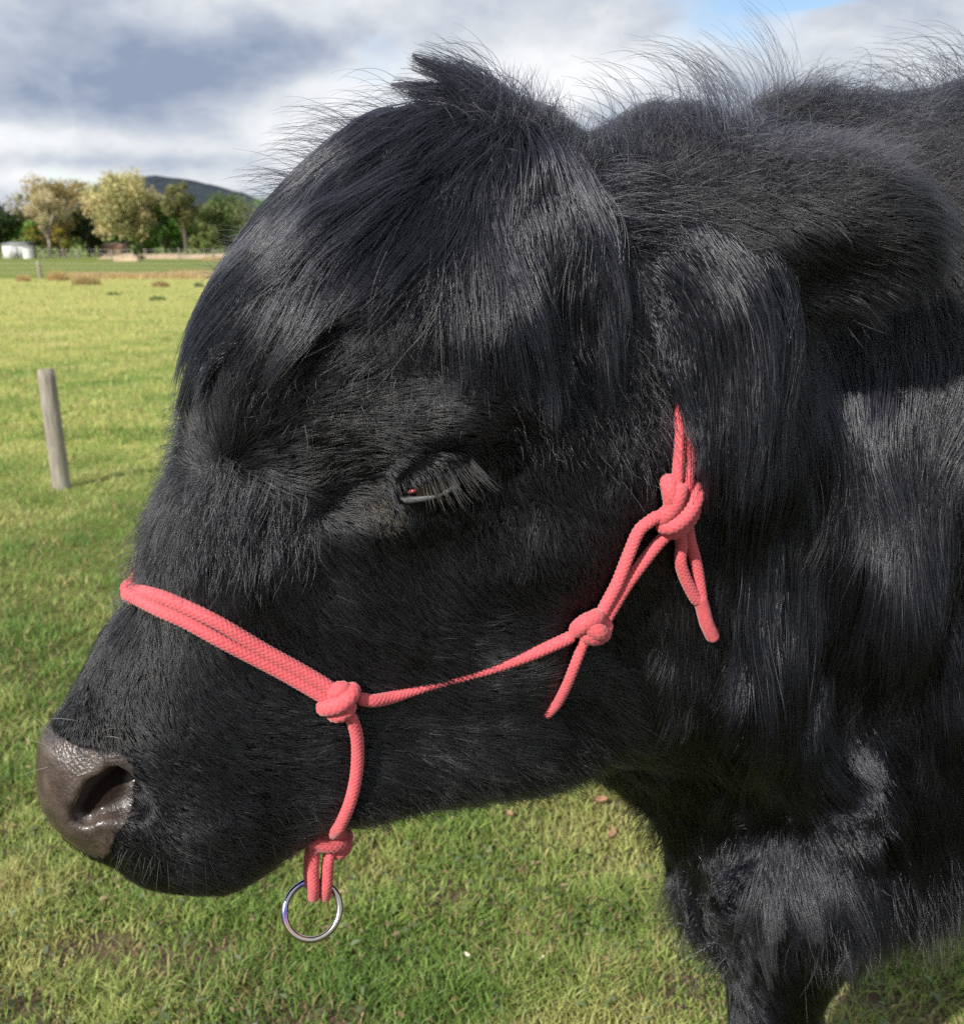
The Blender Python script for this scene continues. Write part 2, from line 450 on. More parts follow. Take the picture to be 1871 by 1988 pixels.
def axis_grid(lo, hi, coarse, zones):
    out = [lo]
    while out[-1] < hi:
        st = coarse
        for a, b, s in zones:
            x = out[-1]
            dd = max(a - x, x - b, 0.0)
            st = min(st, s + dd * 0.25)
        out.append(out[-1] + st)
    return np.array(out)
gx = axis_grid(-0.42, 2.05, 0.030, [(-0.36, -0.22, .0026), (-0.066, 0.004, .0012), (-0.35, 0.62, .0062)])
gy = axis_grid(0.50, 1.36, 0.022, [(0.572, 0.602, .0015), (0.53, 0.62, .003), (0.5, 0.80, .005), (0.5, 1.1, .009)])
gz = axis_grid(-0.02, 1.66, 0.020, [(1.236, 1.284, .0012), (0.98, 1.12, .0028), (0.55, 1.62, .0062)])
def surface_nets(gx, gy, gz):
    nx, ny, nz = len(gx), len(gy), len(gz)
    F = np.empty((nx, ny, nz), np.float32)
    YY, ZZ = np.meshgrid(gy, gz, indexing='ij')
    for i in range(0, nx, 8):
        xs = gx[i:i + 8]
        P = np.empty((len(xs), ny, nz, 3)); P[..., 0] = xs[:, None, None]; P[..., 1] = YY; P[..., 2] = ZZ
        F[i:i + 8] = f_cow(P)
    S = F < 0
    cnt = np.zeros((nx - 1, ny - 1, nz - 1), np.int8)
    for dx in (0, 1):
        for dy in (0, 1):
            for dz in (0, 1):
                cnt += S[dx:nx - 1 + dx, dy:ny - 1 + dy, dz:nz - 1 + dz]
    act = (cnt > 0) & (cnt < 8)
    idx = np.full(act.shape, -1, np.int32); I = np.argwhere(act); idx[act] = np.arange(len(I))
    acc = np.zeros((len(I), 3)); num = np.zeros(len(I))
    G3 = (gx, gy, gz)
    for ax in range(3):
        o1, o2 = [k for k in range(3) if k != ax]
        for s1 in (0, 1):
            for s2 in (0, 1):
                A = I.copy(); A[:, o1] += s1; A[:, o2] += s2; B = A.copy(); B[:, ax] += 1
                fa = F[tuple(A.T)]; fb = F[tuple(B.T)]; cr = (fa < 0) != (fb < 0)
                t = np.where(cr, fa / np.where(fa == fb, 1, fa - fb), 0)
                pt = np.stack([G3[k][A[:, k]] for k in range(3)], -1)
                pt[:, ax] += t * (G3[ax][B[:, ax]] - G3[ax][A[:, ax]])
                acc += pt * cr[:, None]; num += cr
    V = acc / num[:, None]
    quads = []
    for ax in range(3):
        o1, o2 = [(1, 2), (2, 0), (0, 1)][ax]
        sl0 = [slice(1, -1)] * 3; sl1 = [slice(1, -1)] * 3
        sl0[ax] = slice(0, F.shape[ax] - 1); sl1[ax] = slice(1, F.shape[ax])
        a = S[tuple(sl0)]; b = S[tuple(sl1)]
        E = np.argwhere(a != b); flip = a[tuple(E.T)]
        E = E + 1; E[:, ax] -= 1
        def ci(d1, d2):
            C = E.copy(); C[:, o1] -= d1; C[:, o2] -= d2; return idx[tuple(C.T)]
        q = np.stack([ci(1, 1), ci(0, 1), ci(0, 0), ci(1, 0)], -1)
        q[~flip] = q[~flip][:, ::-1]
        quads.append(q)
    return V, np.vstack(quads)
BV, BQ = surface_nets(gx, gy, gz)
for _ in range(2):                                       # settle the vertices on the exact surface
    g = grad(BV); s = f_cow(BV)
    BV = BV - g * (np.clip(s, -.004, .004) / np.maximum((g * g).sum(-1), 0.2))[:, None]
print('body verts', len(BV), 'quads', len(BQ))
NH_COAT, NH_BACK, NH_FORE, NH_EAR, NH_NECK = 360000, 90000, 17000, 10000, 18000
NG_NEAR, NG_FAR, NG_OUT = 210000, 60000, 45000
# ------------------------------------------------------------------ cow: skin, coat
PXM = 1.0 / FPX
PAD_UV = [(30,1520),(30,1470),(80,1465),(130,1467),(170,1465),(205,1462),(222,1456),(240,1462),(254,1480),(259,1510),(258,1550),(250,1580),(228,1604),(220,1625),(214,1650),(206,1676),(180,1700),(100,1680),(30,1600)]
PAD_AB = closed_spline(head_ab(*np.array(PAD_UV, float).T, c=.045), 4)
def poly_sd(P, q):
    d2 = np.full(len(q), 1e9); ins = np.zeros(len(q), bool)
    for a, b in zip(P, np.roll(P, -1, 0)):
        ab = b - a; t = np.clip(((q - a) @ ab) / (ab @ ab + 1e-12), 0, 1)
        d2 = np.minimum(d2, ((q - a - t[:, None] * ab) ** 2).sum(1))
        c = (a[1] > q[:, 1]) != (b[1] > q[:, 1])
        with np.errstate(divide='ignore', invalid='ignore'):
            xx = (b[0] - a[0]) * (q[:, 1] - a[1]) / (b[1] - a[1]) + a[0]
        ins ^= c & (q[:, 0] < xx)
    d = np.sqrt(d2); d[ins] *= -1
    return d
def pad_sd(p):
    a, b, c = to_head(p); return poly_sd(PAD_AB, np.stack([a, b], -1))

cow = empty('cow', (0.35, 0.95, 0.0), label='shaggy black cow in a coral rope halter, head in profile', cat='cow')
skin, sn, sb_ = principled('cow_skin', (0.012, 0.011, 0.011), 0.6)
sb_.inputs['Coat Roughness'].default_value = 0.18
at = sn.n('ShaderNodeAttribute', attribute_name='pad'); geo = sn.n('ShaderNodeTexCoord')
pn = sn.noise(geo.outputs['Object'], 60, 5, 0.6)
pv_ = sn.n('ShaderNodeTexVoronoi', ins={'Vector': geo.outputs['Object'], 'Scale': 420.0})
padc = sn.ramp(pn, [(0.30, (0.022, 0.016, 0.015)), (0.50, (0.052, 0.037, 0.032)), (0.72, (0.095, 0.070, 0.060))])
edge = sn.math('ADD', at.outputs['Fac'], sn.math('MULTIPLY', sn.math('SUBTRACT', sn.noise(geo.outputs['Object'], 300, 3), 0.5), 0.7))
edge = sn.n('ShaderNodeMapRange', ins={0: edge, 1: 0.35, 2: 0.6}).outputs[0]
cav = sn.n('ShaderNodeAttribute', attribute_name='nostril')
padc = sn.mix(cav.outputs['Fac'], padc, (0.014, 0.008, 0.007))  # shade inside the nostril painted in as a near-black colour
lidm = sn.n('ShaderNodeAttribute', attribute_name='lid_rim')
col = sn.mix(edge, (0.004, 0.004, 0.0042), padc)
col = sn.mix(lidm.outputs['Fac'], col, (0.14, 0.145, 0.15))
setin(sn, sb_, 'Base Color', col)
wet = sn.noise(geo.outputs['Object'], 35, 4)
rg = sn.math('SUBTRACT', 0.75, sn.math('MULTIPLY', edge, sn.math('ADD', 0.27, sn.math('MULTIPLY', wet, 0.30))))
rg = sn.math('ADD', rg, sn.math('MULTIPLY', cav.outputs['Fac'], 0.45), clamp=True)
setin(sn, sb_, 'Specular IOR Level', sn.math('MULTIPLY', edge, sn.math('SUBTRACT', 0.6, sn.math('MULTIPLY', cav.outputs['Fac'], 0.5))))
setin(sn, sb_, 'Roughness', rg)
setin(sn, sb_, 'Coat Weight', sn.math('MULTIPLY', sn.math('SUBTRACT', edge, cav.outputs['Fac'], clamp=True), .45))
hgt_ = sn.math('ADD', sn.math('MULTIPLY', pv_.outputs['Distance'], 0.9), sn.math('MULTIPLY', sn.noise(geo.outputs['Object'], 900, 3), 0.8))
bump(sn, sb_, hgt_, 0.42, 0.0012)
body_me = np_mesh('body', BV, BQ)
psd = pad_sd(BV)
a_, b_, c_ = to_head(BV)
headish = (BV[:, 0] < -0.1)
vattr(body_me, 'pad', np.clip(0.5 - psd / 0.007, 0, 1) * headish)
ncut = np.minimum(cap(BV, NOS[0], NOS[1], .011, .014), cap(BV, NOS[1], NOS[2], .014, .009))
nd_ = np.clip(-(f_cow(BV - grad(BV) * 0.0) ) * 0, 0, 1)
q_ = (BV - EYE_C) @ EYE_M.T
yc_ = -.0065 + 6.5 * q_[:, 0] ** 2 + .03 * q_[:, 0]
rimf = np.clip(1 - np.abs(q_[:, 1] - yc_ + .0046) / .0022, 0, 1) * (q_[:, 2] > .006) * np.clip((.0205 - np.abs(q_[:, 0] + .006)) / .003, 0, 1)
vattr(body_me, 'lid_rim', np.clip(rimf * 1.6, 0, 1))
NOSC = NOS[1] + A3(.012, .012, .008)
vattr(body_me, 'nostril', np.clip((.0 - (ncut)) / .006, 0, 1) * headish)
body = link('body', body_me, skin, cow)

def uv_sphere(c, rads, M, nu=40, nv=24):
    th = np.linspace(0, np.pi, nv)[:, None]; ph = np.linspace(0, 2 * np.pi, nu, endpoint=False)[None]
    S = np.stack([np.sin(th) * np.cos(ph), np.sin(th) * np.sin(ph), np.cos(th) + 0 * ph], -1).reshape(-1, 3)
    V = c + (S * np.asarray(rads)) @ M
    Q = [(i * nu + j, i * nu + (j + 1) % nu, (i + 1) * nu + (j + 1) % nu, (i + 1) * nu + j) for i in range(nv - 1) for j in range(nu)]
    return V, [q[::-1] for q in Q]

def wav(p, scale, seed, amp=1.0):
    """smooth vector noise, feature size about scale metres"""
    r = np.random.default_rng(seed); out = np.zeros((len(p), 3))
    for o in range(7):
        k = norm(r.normal(size=3)) * (2 * np.pi / scale) * r.uniform(.5, 1.5)
        out += np.sin(p @ k + r.uniform(0, 6.28))[:, None] * r.normal(0, .45, 3)
    return out * amp
# ---- hair tools
def hair_mat(name, base, rough=0.32, tipc=None, coat=0.0, ior=1.46):
    m = bpy.data.materials.new(name); m.use_nodes = True
    t = m.node_tree; t.nodes.clear(); n = NT(t)
    h = n.n('ShaderNodeBsdfHairPrincipled', parametrization='COLOR')
    inf = n.n('ShaderNodeHairInfo')
    c0 = n.mix(inf.outputs['Random'], tuple(x * 0.35 for x in base), tuple(x * 1.7 for x in base))
    setin(n, h, 'Color', c0)
    h.inputs['Roughness'].default_value = rough
    h.inputs['Radial Roughness'].default_value = 0.32
    h.inputs['Coat'].default_value = coat
    h.inputs['IOR'].default_value = ior
    h.inputs['Random Roughness'].default_value = 0.3
    n.n('ShaderNodeOutputMaterial', ins={0: h.outputs[0]})
    return m
M_COAT = hair_mat('black_hair', (0.0095, 0.0098, 0.0116), 0.28, ior=1.5)
M_LONG = hair_mat('black_long_hair', (0.0062, 0.0066, 0.0098), 0.21, ior=1.5)
M_DARK = hair_mat('black_underhair', (0.0030, 0.0031, 0.0038), 0.30, ior=1.38)
M_LIT_FUZZ = hair_mat('lit_ear_fuzz', (0.016, 0.0145, 0.018), 0.42, ior=1.5)  # lighter hair colour stands in for sunlight on the ear's top edge
M_WHITE = hair_mat('pale_whisker', (0.75, 0.72, 0.6), 0.35)

def curves(name, P, r0, parent, mat, taper=0.75, **kw):
    """P: (N, K, 3) hair points in world space; r0 root radius, scalar or (N,)"""
    N_, K = P.shape[:2]
    hc = bpy.data.hair_curves.new(name)
    hc.add_curves([K] * N_)
    hc.attributes['position'].data.foreach_set('vector', np.ascontiguousarray(P - np.array(parent.location), np.float32).ravel())
    t = np.linspace(0, 1, K)
    rad = np.broadcast_to(np.asarray(r0, float).reshape(-1, 1), (N_, 1)) * (1 - taper * t ** 2)[None]
    ra = hc.attributes.get('radius') or hc.attributes.new('radius', 'FLOAT', 'POINT')
    ra.data.foreach_set('value', np.ascontiguousarray(rad, np.float32).ravel())
    hc.materials.append(mat)
    o = bpy.data.objects.new(name, hc); COL.objects.link(o); o.parent = parent
    return tag(o, **kw)

def mirror_head(p):                                      # fold the far side of the head onto the near one
    c = (p - HO) @ EN
    m = (c < 0) & (p[:, 0] < 0.16)
    q = p.copy(); q[m] -= 2 * c[m, None] * EN
    return q, m
class Field:
    def __init__(s, G, sig=0.022, free=0.0):
        G = np.array(G, float)
        s.P, s.N = hit(G[:, 0], G[:, 1])
        d0 = np.linalg.norm(s.P - CPOS, axis=1)
        Q = CPOS + norm(ray(G[:, 0] + G[:, 2] * 8, G[:, 1] + G[:, 3] * 8)) * d0[:, None]
        D = norm(Q - s.P); dn = (D * s.N).sum(1, keepdims=True); D -= s.N * np.where(dn > 0, dn * (1 - free), dn)
        s.D = norm(D)
        s.V = np.concatenate([s.D, (G[:, 4] * d0 * PXM)[:, None], G[:, 5:]], 1)    # direction, length (m), lift, clump
        ok = np.isfinite(s.P).all(1)
        if not ok.all(): print('guides off the animal:', G[~ok][:, :2].tolist())
        s.P, s.V = s.P[ok], s.V[ok]; s.sig = sig
    def __call__(s, p):
        q, m = mirror_head(p)
        out = np.empty((len(p), s.V.shape[1]))
        for i in range(0, len(p), 40000):
            d2 = ((q[i:i + 40000, None] - s.P[None]) ** 2).sum(-1)
            k = 1 / (d2 + s.sig ** 2) ** 2.2
            out[i:i + 40000] = (k @ s.V) / k.sum(1, keepdims=True)
        D = out[:, :3]
        D[m] -= 2 * (D[m] @ EN)[:, None] * EN
        return out
# u, v, du, dv, length in photo units, lift, clump
FACE = Field([
 # muzzle and nose
 (130,1410,-0.2,0.5,7,0.35,0.1),(200,1400,0.1,1,8,0.35,0.1),(160,1340,-0.2,1,10,0.35,0.1),(230,1300,-0.1,1,20,0.3,0.3),(215,1230,-0.4,1,22,0.4,0.3),(300,1250,0.1,1,30,0.3,0.4),(265,1190,-0.5,0.9,24,0.4,0.3),
 (300,1350,0.25,1,24,0.25,0.3),(300,1420,0.6,0.9,16,0.3,0.2),(380,1300,0.6,0.8,32,0.22,0.4),(450,1360,1,0.45,32,0.22,0.4),(540,1420,1,0.35,34,0.22,0.4),(620,1480,0.9,0.5,32,0.25,0.3),
 (330,1500,0.9,0.5,18,0.3,0.2),(400,1560,0.9,0.6,22,0.3,0.2),(300,1600,0.5,0.8,14,0.35,0.1),(400,1650,0.7,0.8,22,0.4,0.2),(500,1620,0.8,0.7,26,0.35,0.2),(560,1560,0.8,0.7,30,0.3,0.2),(460,1470,1,0.5,26,0.25,0.3),
 (250,1650,0.2,1,10,0.4,0.1),(650,1530,0.9,0.5,34,0.3,0.3),
 # nose bridge above the noseband
 (300,1100,-0.5,1,65,0.34,0.5),(300,1030,-0.6,1,75,0.46,0.5),(330,960,-0.8,0.9,80,0.57,0.5),(370,1060,-0.1,1,75,0.29,0.5),(450,1060,0.15,1,80,0.25,0.5),(400,980,-0.25,1,72,0.29,0.45),(470,980,0.2,1,75,0.29,0.45),
 (400,1120,-0.1,1,62,0.29,0.4),(500,1130,0.3,1,62,0.25,0.4),(560,1080,0.3,1,68,0.25,0.4),(600,1180,0.5,0.9,40,0.2,0.4),(650,1080,0.4,0.9,44,0.14,0.28),
 # whorl
 (430,870,-0.1,-1,42,0.34,0.3),(395,895,-1,0,42,0.46,0.3),(400,850,-0.6,-0.8,55,0.4,0.3),(440,800,-0.05,-1,60,0.29,0.4),(420,740,-0.25,-1,60,0.34,0.4),(385,780,-0.8,-0.5,55,0.52,0.3),(375,690,-0.6,-0.9,58,0.52,0.4),
 (465,890,1,-0.1,42,0.34,0.3),(500,920,0.8,0.6,68,0.32,0.5),(540,960,0.4,0.9,72,0.32,0.5),(500,860,0.9,-0.5,58,0.29,0.4),(430,925,-0.05,1,55,0.32,0.4),(470,720,0.2,-1,55,0.29,0.4),
 # groove to eye
 (570,870,0.8,-0.6,55,0.23,0.4),(620,930,0.5,-0.5,34,0.2,0.3),(640,820,0.7,-0.7,46,0.2,0.4),(700,900,0.7,-0.6,32,0.2,0.3),(560,760,0.5,-0.9,55,0.23,0.4),(700,780,0.8,-0.5,46,0.22,0.4),(640,690,0.4,-0.6,40,0.25,0.3),
 (600,1010,0.6,0.5,45,0.23,0.4),(680,1010,0.8,0.2,30,0.18,0.3),(740,985,0.6,0.4,12,0.3,0.1),(720,1060,0.5,0.9,26,0.14,0.21),
 (780,830,1,-0.45,34,0.2,0.3),(860,790,1,-0.35,36,0.22,0.3),(940,800,1,0.1,36,0.22,0.3),(760,750,0.9,-0.3,44,0.28,0.5),(830,730,0.5,0.7,50,0.35,0.6),
 (850,880,1,-0.2,14,0.2,0.1),(900,880,1,0.1,16,0.2,0.1),(850,905,0.4,0.9,8,0.3,0.1),(940,860,1,0.25,22,0.2,0.2),
 (960,910,0.3,1,24,0.2,0.2),(930,990,0.2,1,22,0.25,0.2),(840,975,0.1,1,10,0.3,0.1),(860,1010,0.4,1,20,0.25,0.2),(780,1000,0.3,1,14,0.3,0.1),
 # cheek
 (720,1150,0.6,0.9,28,0.13,0.21),(800,1080,0.6,0.9,22,0.14,0.21),(850,1180,0.8,0.7,26,0.13,0.21),(950,1080,0.6,0.9,24,0.14,0.21),(950,1250,1,0.5,26,0.13,0.21),(800,1260,0.9,0.6,30,0.13,0.21),(700,1240,0.7,0.8,32,0.13,0.21),
 (720,1420,1,0.45,34,0.15,0.21),(800,1380,1,0.4,34,0.14,0.21),(950,1380,1,0.3,32,0.15,0.21),(1050,1200,0.9,0.6,24,0.14,0.21),(1100,1330,1,0.4,28,0.17,0.21),(1000,950,0.3,1,24,0.2,0.3),(1080,1000,0.4,1,24,0.2,0.3),
 (1150,1100,0.6,0.9,24,0.14,0.21),(1230,1200,0.6,0.9,26,0.15,0.21),(1200,950,0.4,1,26,0.22,0.3),(1100,850,0.2,1,30,0.22,0.3),(1050,760,0.1,1,44,0.25,0.4),(1200,800,0.1,1,34,0.25,0.4),
 # jaw line fringe
 (700,1540,0.9,0.6,60,0.5,0.4),(780,1500,0.9,0.5,66,0.5,0.4),(860,1490,0.9,0.6,72,0.5,0.5),(950,1470,0.9,0.6,75,0.5,0.5),(1050,1440,0.9,0.5,75,0.5,0.5),(1130,1420,0.8,0.6,66,0.35,0.28),
 # forehead below the forelock
 (480,640,-0.3,-0.4,50,0.35,0.5),(560,640,0.3,0.6,56,0.3,0.5),(660,600,0.2,1,60,0.3,0.5),(760,620,0.1,1,66,0.3,0.5),(860,640,0.2,1,66,0.3,0.5),(950,680,0.25,1,56,0.3,0.5),(800,480,0,1,70,0.3,0.4),
 (430,600,-0.5,0.4,60,0.4,0.5),(520,500,-0.5,0.6,70,0.35,0.5),(650,400,-0.6,0.7,70,0.3,0.5),(800,320,-0.5,0.8,70,0.3,0.5),(950,300,0,1,70,0.35,0.5),(930,420,0.2,1,80,0.3,0.5),
 # poll and temple
 (1040,330,0.5,0.6,60,0.45,0.4),(1080,450,0.4,1,64,0.35,0.4),(1060,600,0.25,1,66,0.3,0.5),(1160,560,0.4,1,56,0.3,0.4),(1160,440,0.8,0.7,52,0.35,0.3),(1150,680,0.2,1,50,0.28,0.4),(1240,620,0.2,1,54,0.3,0.4),(1260,720,0.2,1,60,0.3,0.4),
 # ear
 (1300,460,.8,.4,44,.35,.4),(1380,400,1,-.05,54,.4,.5),(1500,350,1,-.05,60,.45,.5),(1620,320,1,.0,64,.45,.5),(1750,330,1,.15,64,.5,.5),(1830,380,1,.4,60,.5,.5),(1420,450,.95,.35,60,.35,.5),(1540,420,1,.3,60,.35,.5),
 (1660,410,1,.3,60,.35,.5),(1780,420,1,.45,56,.4,.5),(1340,520,.6,.8,70,.35,.5),(1440,520,.8,.6,74,.35,.5),(1560,500,.8,.6,70,.35,.5),(1680,490,.8,.6,60,.4,.5),(1790,500,.7,.8,60,.4,.5),
 # neck and crest
 (1230,350,0.6,-0.6,50,0.6,0.3),(1330,330,0.3,-0.8,70,0.7,0.3),(1450,260,0.5,-0.5,80,0.7,0.4),(1560,240,0.8,0.2,80,0.5,0.5),(1700,240,0.7,0.4,80,0.5,0.5),(1830,220,0.6,0.7,90,0.5,0.5),(1650,280,0.9,0.4,80,0.35,0.5),(1800,290,0.6,0.8,100,0.3,0.5),
 (1420,700,0,1,80,0.3,0.5),(1500,800,-0.05,1,110,0.25,0.6),(1620,700,-0.1,1,110,0.25,0.5),(1750,620,0.1,1,90,0.3,0.4),(1830,700,0.05,1,110,0.25,0.5),(1700,820,0,1,120,0.25,0.5),(1600,950,0.1,1,130,0.22,0.6),(1760,1000,0.05,1,140,0.22,0.6),
 (1850,950,0,1,140,0.22,0.6),(1450,1000,0.15,1,60,0.2,0.4),(1400,1150,0.1,1,50,0.22,0.3),(1480,1250,0,1,80,0.22,0.5),(1620,1150,0,1,140,0.22,0.6),(1560,1300,-0.25,1,130,0.25,0.6),(1680,1300,0.2,1,140,0.25,0.6),(1780,1200,0.1,1,150,0.22,0.6),
 (1850,1300,0.2,1,150,0.25,0.6),(1740,1420,0.4,1,140,0.28,0.6),(1840,1500,0.5,1,140,0.3,0.6),(1350,1350,0.2,1,50,0.3,0.3),(1250,1470,0.5,0.9,44,0.35,0.3),(1300,1560,0.1,1,56,0.4,0.4),
 # brisket and leg
 (1420,1420,0.3,0.9,50,0.35,0.4),(1500,1450,0.6,0.7,60,0.4,0.5),(1600,1430,0.8,0.5,80,0.4,0.5),(1380,1560,-0.2,1,70,0.35,0.5),(1480,1560,-0.3,1,90,0.32,0.6),(1340,1680,-0.45,0.9,75,.4,.8),(1440,1680,-0.3,1,100,.4,.8),(1540,1640,0.2,1,110,.4,.8),
 (1640,1580,0.5,0.9,120,.4,.8),(1720,1600,0.3,1,120,.4,.8),(1400,1790,-0.1,1,50,.35,.8),(1500,1800,0.1,1,50,.3,.8),(1600,1760,0.1,1,65,.35,.8),(1700,1780,0.2,1,70,.4,.8),(1820,1700,0.2,1,100,0.35,0.5),(1480,1920,0.2,1,26,.2,0.4),(1550,1900,0.3,1,26,.2,0.4),
])

def clump(P, centers_frac, amount, power=1.5, seed=0):
    """gather hairs towards their clump's middle hair"""
    r = np.random.default_rng(seed); n = len(P); M = max(2, int(n * centers_frac))
    ci = r.choice(n, M, replace=False)
    kd = kdtree.KDTree(M)
    for k, i in enumerate(ci): kd.insert(P[i, 0], k)
    kd.balance()
    own = np.fromiter((kd.find(x)[1] for x in P[:, 0].tolist()), np.int64, n)
    C = P[ci[own]]
    t = np.linspace(0, 1, P.shape[1])[None, :, None] ** power
    return P + (C - P) * t * np.asarray(amount).reshape(-1, 1, 1)

TRI = np.vstack([BQ[:, [0, 1, 2]], BQ[:, [0, 2, 3]]])
TA, TB, TC = BV[TRI[:, 0]], BV[TRI[:, 1]], BV[TRI[:, 2]]
TN = np.cross(TB - TA, TC - TA); TAREA = np.linalg.norm(TN, axis=1) / 2; TN = norm(TN)
TCEN = (TA + TB + TC) / 3
VN_all = norm(grad(BV))
tu, tv = project(TCEN)
tvis = ((TCEN - CPOS) * TN).sum(1) / np.linalg.norm(TCEN - CPOS, axis=1)
inframe = (tu > -80) & (tu < 1990) & (tv > -80) & (tv < 2080) & (tvis < 0.35) & (TCEN[:, 0] < 0.66)
def sample(n, weight, seed):
    r = np.random.default_rng(seed)
    w = TAREA * weight; i = r.choice(len(w), n, p=w / w.sum())
    a, b = r.random(n), r.random(n); s = a + b > 1; a[s], b[s] = 1 - a[s], 1 - b[s]
    bc = np.stack([1 - a - b, a, b], 1)
    p = (BV[TRI[i]] * bc[..., None]).sum(1); nn = norm((VN_all[TRI[i]] * bc[..., None]).sum(1))
    return p, nn
def bare(p):                                            # nose pad, nostrils, eye slit: no hair
    q = (p - EYE_C) @ EYE_M.T
    yc = -.0065 + 6.5 * q[:, 0] ** 2 + .03 * q[:, 0]
    eye_ = (np.abs(q[:, 1] - yc + .0015) < .0055) & (np.abs(q[:, 0] + .004) < .025) & (np.abs(q[:, 2]) < .03)
    sd = np.where(p[:, 0] < -0.1, pad_sd(p), 1.0)
    return (sd < rng.normal(0, .0034, len(p))) | eye_

def under_rope(p):
    kd = kdtree.KDTree(len(ROPE_KD))
    for i, (c, r_) in enumerate(ROPE_KD): kd.insert(c, i)
    kd.balance()
    out = np.zeros(len(p), bool)
    lo, hi = np.min([c for c, _ in ROPE_KD], 0) - .01, np.max([c for c, _ in ROPE_KD], 0) + .01
    for i in np.flatnonzero(((p > lo) & (p < hi)).all(1)).tolist():
        _, j, d = kd.find(p[i]); out[i] = d < ROPE_KD[j][1] * 1.25 + .002
    return out & (rng.random(len(p)) < .93)

def short_coat(n, weight, seed, K=5, lscale=1.0, frac=0.03, cl=1.0):
    r = np.random.default_rng(seed)
    p, nn = sample(n, weight, seed)
    k = ~bare(p) & ~under_rope(p); p, nn = p[k], nn[k]
    F = FACE(p); D = F[:, :3]
    D = D + r.normal(0, .15, D.shape) + wav(p, .035, seed, .16) + wav(p, .10, seed + 1, .14)
    D -= nn * (D * nn).sum(1, keepdims=True); D = norm(D)
    L = F[:, 3] * np.exp(r.normal(0, .22, len(p))) * lscale; lift = np.clip(F[:, 4] * np.exp(r.normal(0, .3, len(p))), .05, .9)
    t = np.linspace(0, 1, K)[None, :, None]
    side = np.cross(nn, D); bend = r.normal(0, .12, (len(p), 1, 1)) * L[:, None, None]
    P = p[:, None] + L[:, None, None] * (D[:, None] * t * (1 - .12 * lift[:, None, None]) + nn[:, None] * (lift[:, None, None] * (t - .45 * t ** 2))) + side[:, None] * bend * t ** 2
    P[..., 2] -= (0.10 * L * np.clip(L / .03, 0, 1))[:, None] * (t[..., 0] ** 2)
    P = clump(P, frac, np.clip(F[:, 5] * cl, 0, .9), 1.4, seed)
    return P, L

def grow(p, nn, field, L, K, lift, stiff=.6, grav=.15, wob=.10, seed=0, keep=0.0015, follow=1.0, wave=.22, hmax=.05):
    """long strands: they follow the field of flow, hang, and lie on the body"""
    r = np.random.default_rng(seed); n = len(p)
    P = np.empty((n, K, 3)); P[:, 0] = p
    d = norm(field(p)[:, :3] + nn * np.asarray(lift).reshape(-1, 1) + r.normal(0, .12, (n, 3)))
    st = L / (K - 1)
    for k in range(1, K):
        fl = field(P[:, k - 1])[:, :3] * follow + wav(P[:, k - 1], .05, seed, wave) + wav(P[:, k - 1], .13, seed + 1, wave)
        d = norm(d * stiff + fl * (1 - stiff) + A3(0, 0, -grav) + r.normal(0, wob, (n, 3)) * .5)
        q = P[:, k - 1] + d * st[:, None]
        s = f_cow(q, False)
        m = s > hmax
        if m.any():
            q[m] -= norm(grad(q[m])) * ((s[m] - hmax) * .7)[:, None]; d[m] = norm(q[m] - P[m, k - 1])
        m = s < keep
        if m.any():
            g = norm(grad(q[m])); q[m] += g * (keep - s[m] + r.random(m.sum()) * .004)[:, None]
            dd = q[m] - P[m, k - 1]; d[m] = norm(dd)
        P[:, k] = q
    return P
# ================================================================== HALTER
rope_m, rn, rb = principled('coral_rope', (0.56, 0.09, 0.10), 0.75, spec=0.25)
rtc = rn.n('ShaderNodeTexCoord')
rcol = rn.ramp(rn.noise(rtc.outputs['Object'], 700, 3, .6), [(.3, (0.45, 0.062, 0.078)), (.55, (0.60, 0.100, 0.115)), (.8, (0.64, 0.15, 0.155))])
ra_ = rn.n('ShaderNodeAttribute', attribute_name='mottle')
mottle = rn.math('MULTIPLY', ra_.outputs['Fac'], rn.n('ShaderNodeMapRange', ins={0: rn.noise(rtc.outputs['Object'], 160, 5, .65), 1: .38, 2: .66}).outputs[0])  # noisy mix to a darker red-brown, strongest on the chin knot
setin(rn, rb, 'Base Color', rn.mix(rn.math('MULTIPLY', mottle, .6), rcol, (0.20, 0.06, 0.05)))
rb.inputs['Sheen Weight'].default_value = 0.25
bump(rn, rb, rn.noise(rtc.outputs['Object'], 2200, 2, .6), .25, .0006)
ROPE_KD = []                                             # centre lines, to keep the fur out of the rope
halter = empty('halter', tuple(HO - A3(0, 0, .35)), label='coral pink knotted rope halter on the head of the black cow', cat='halter')

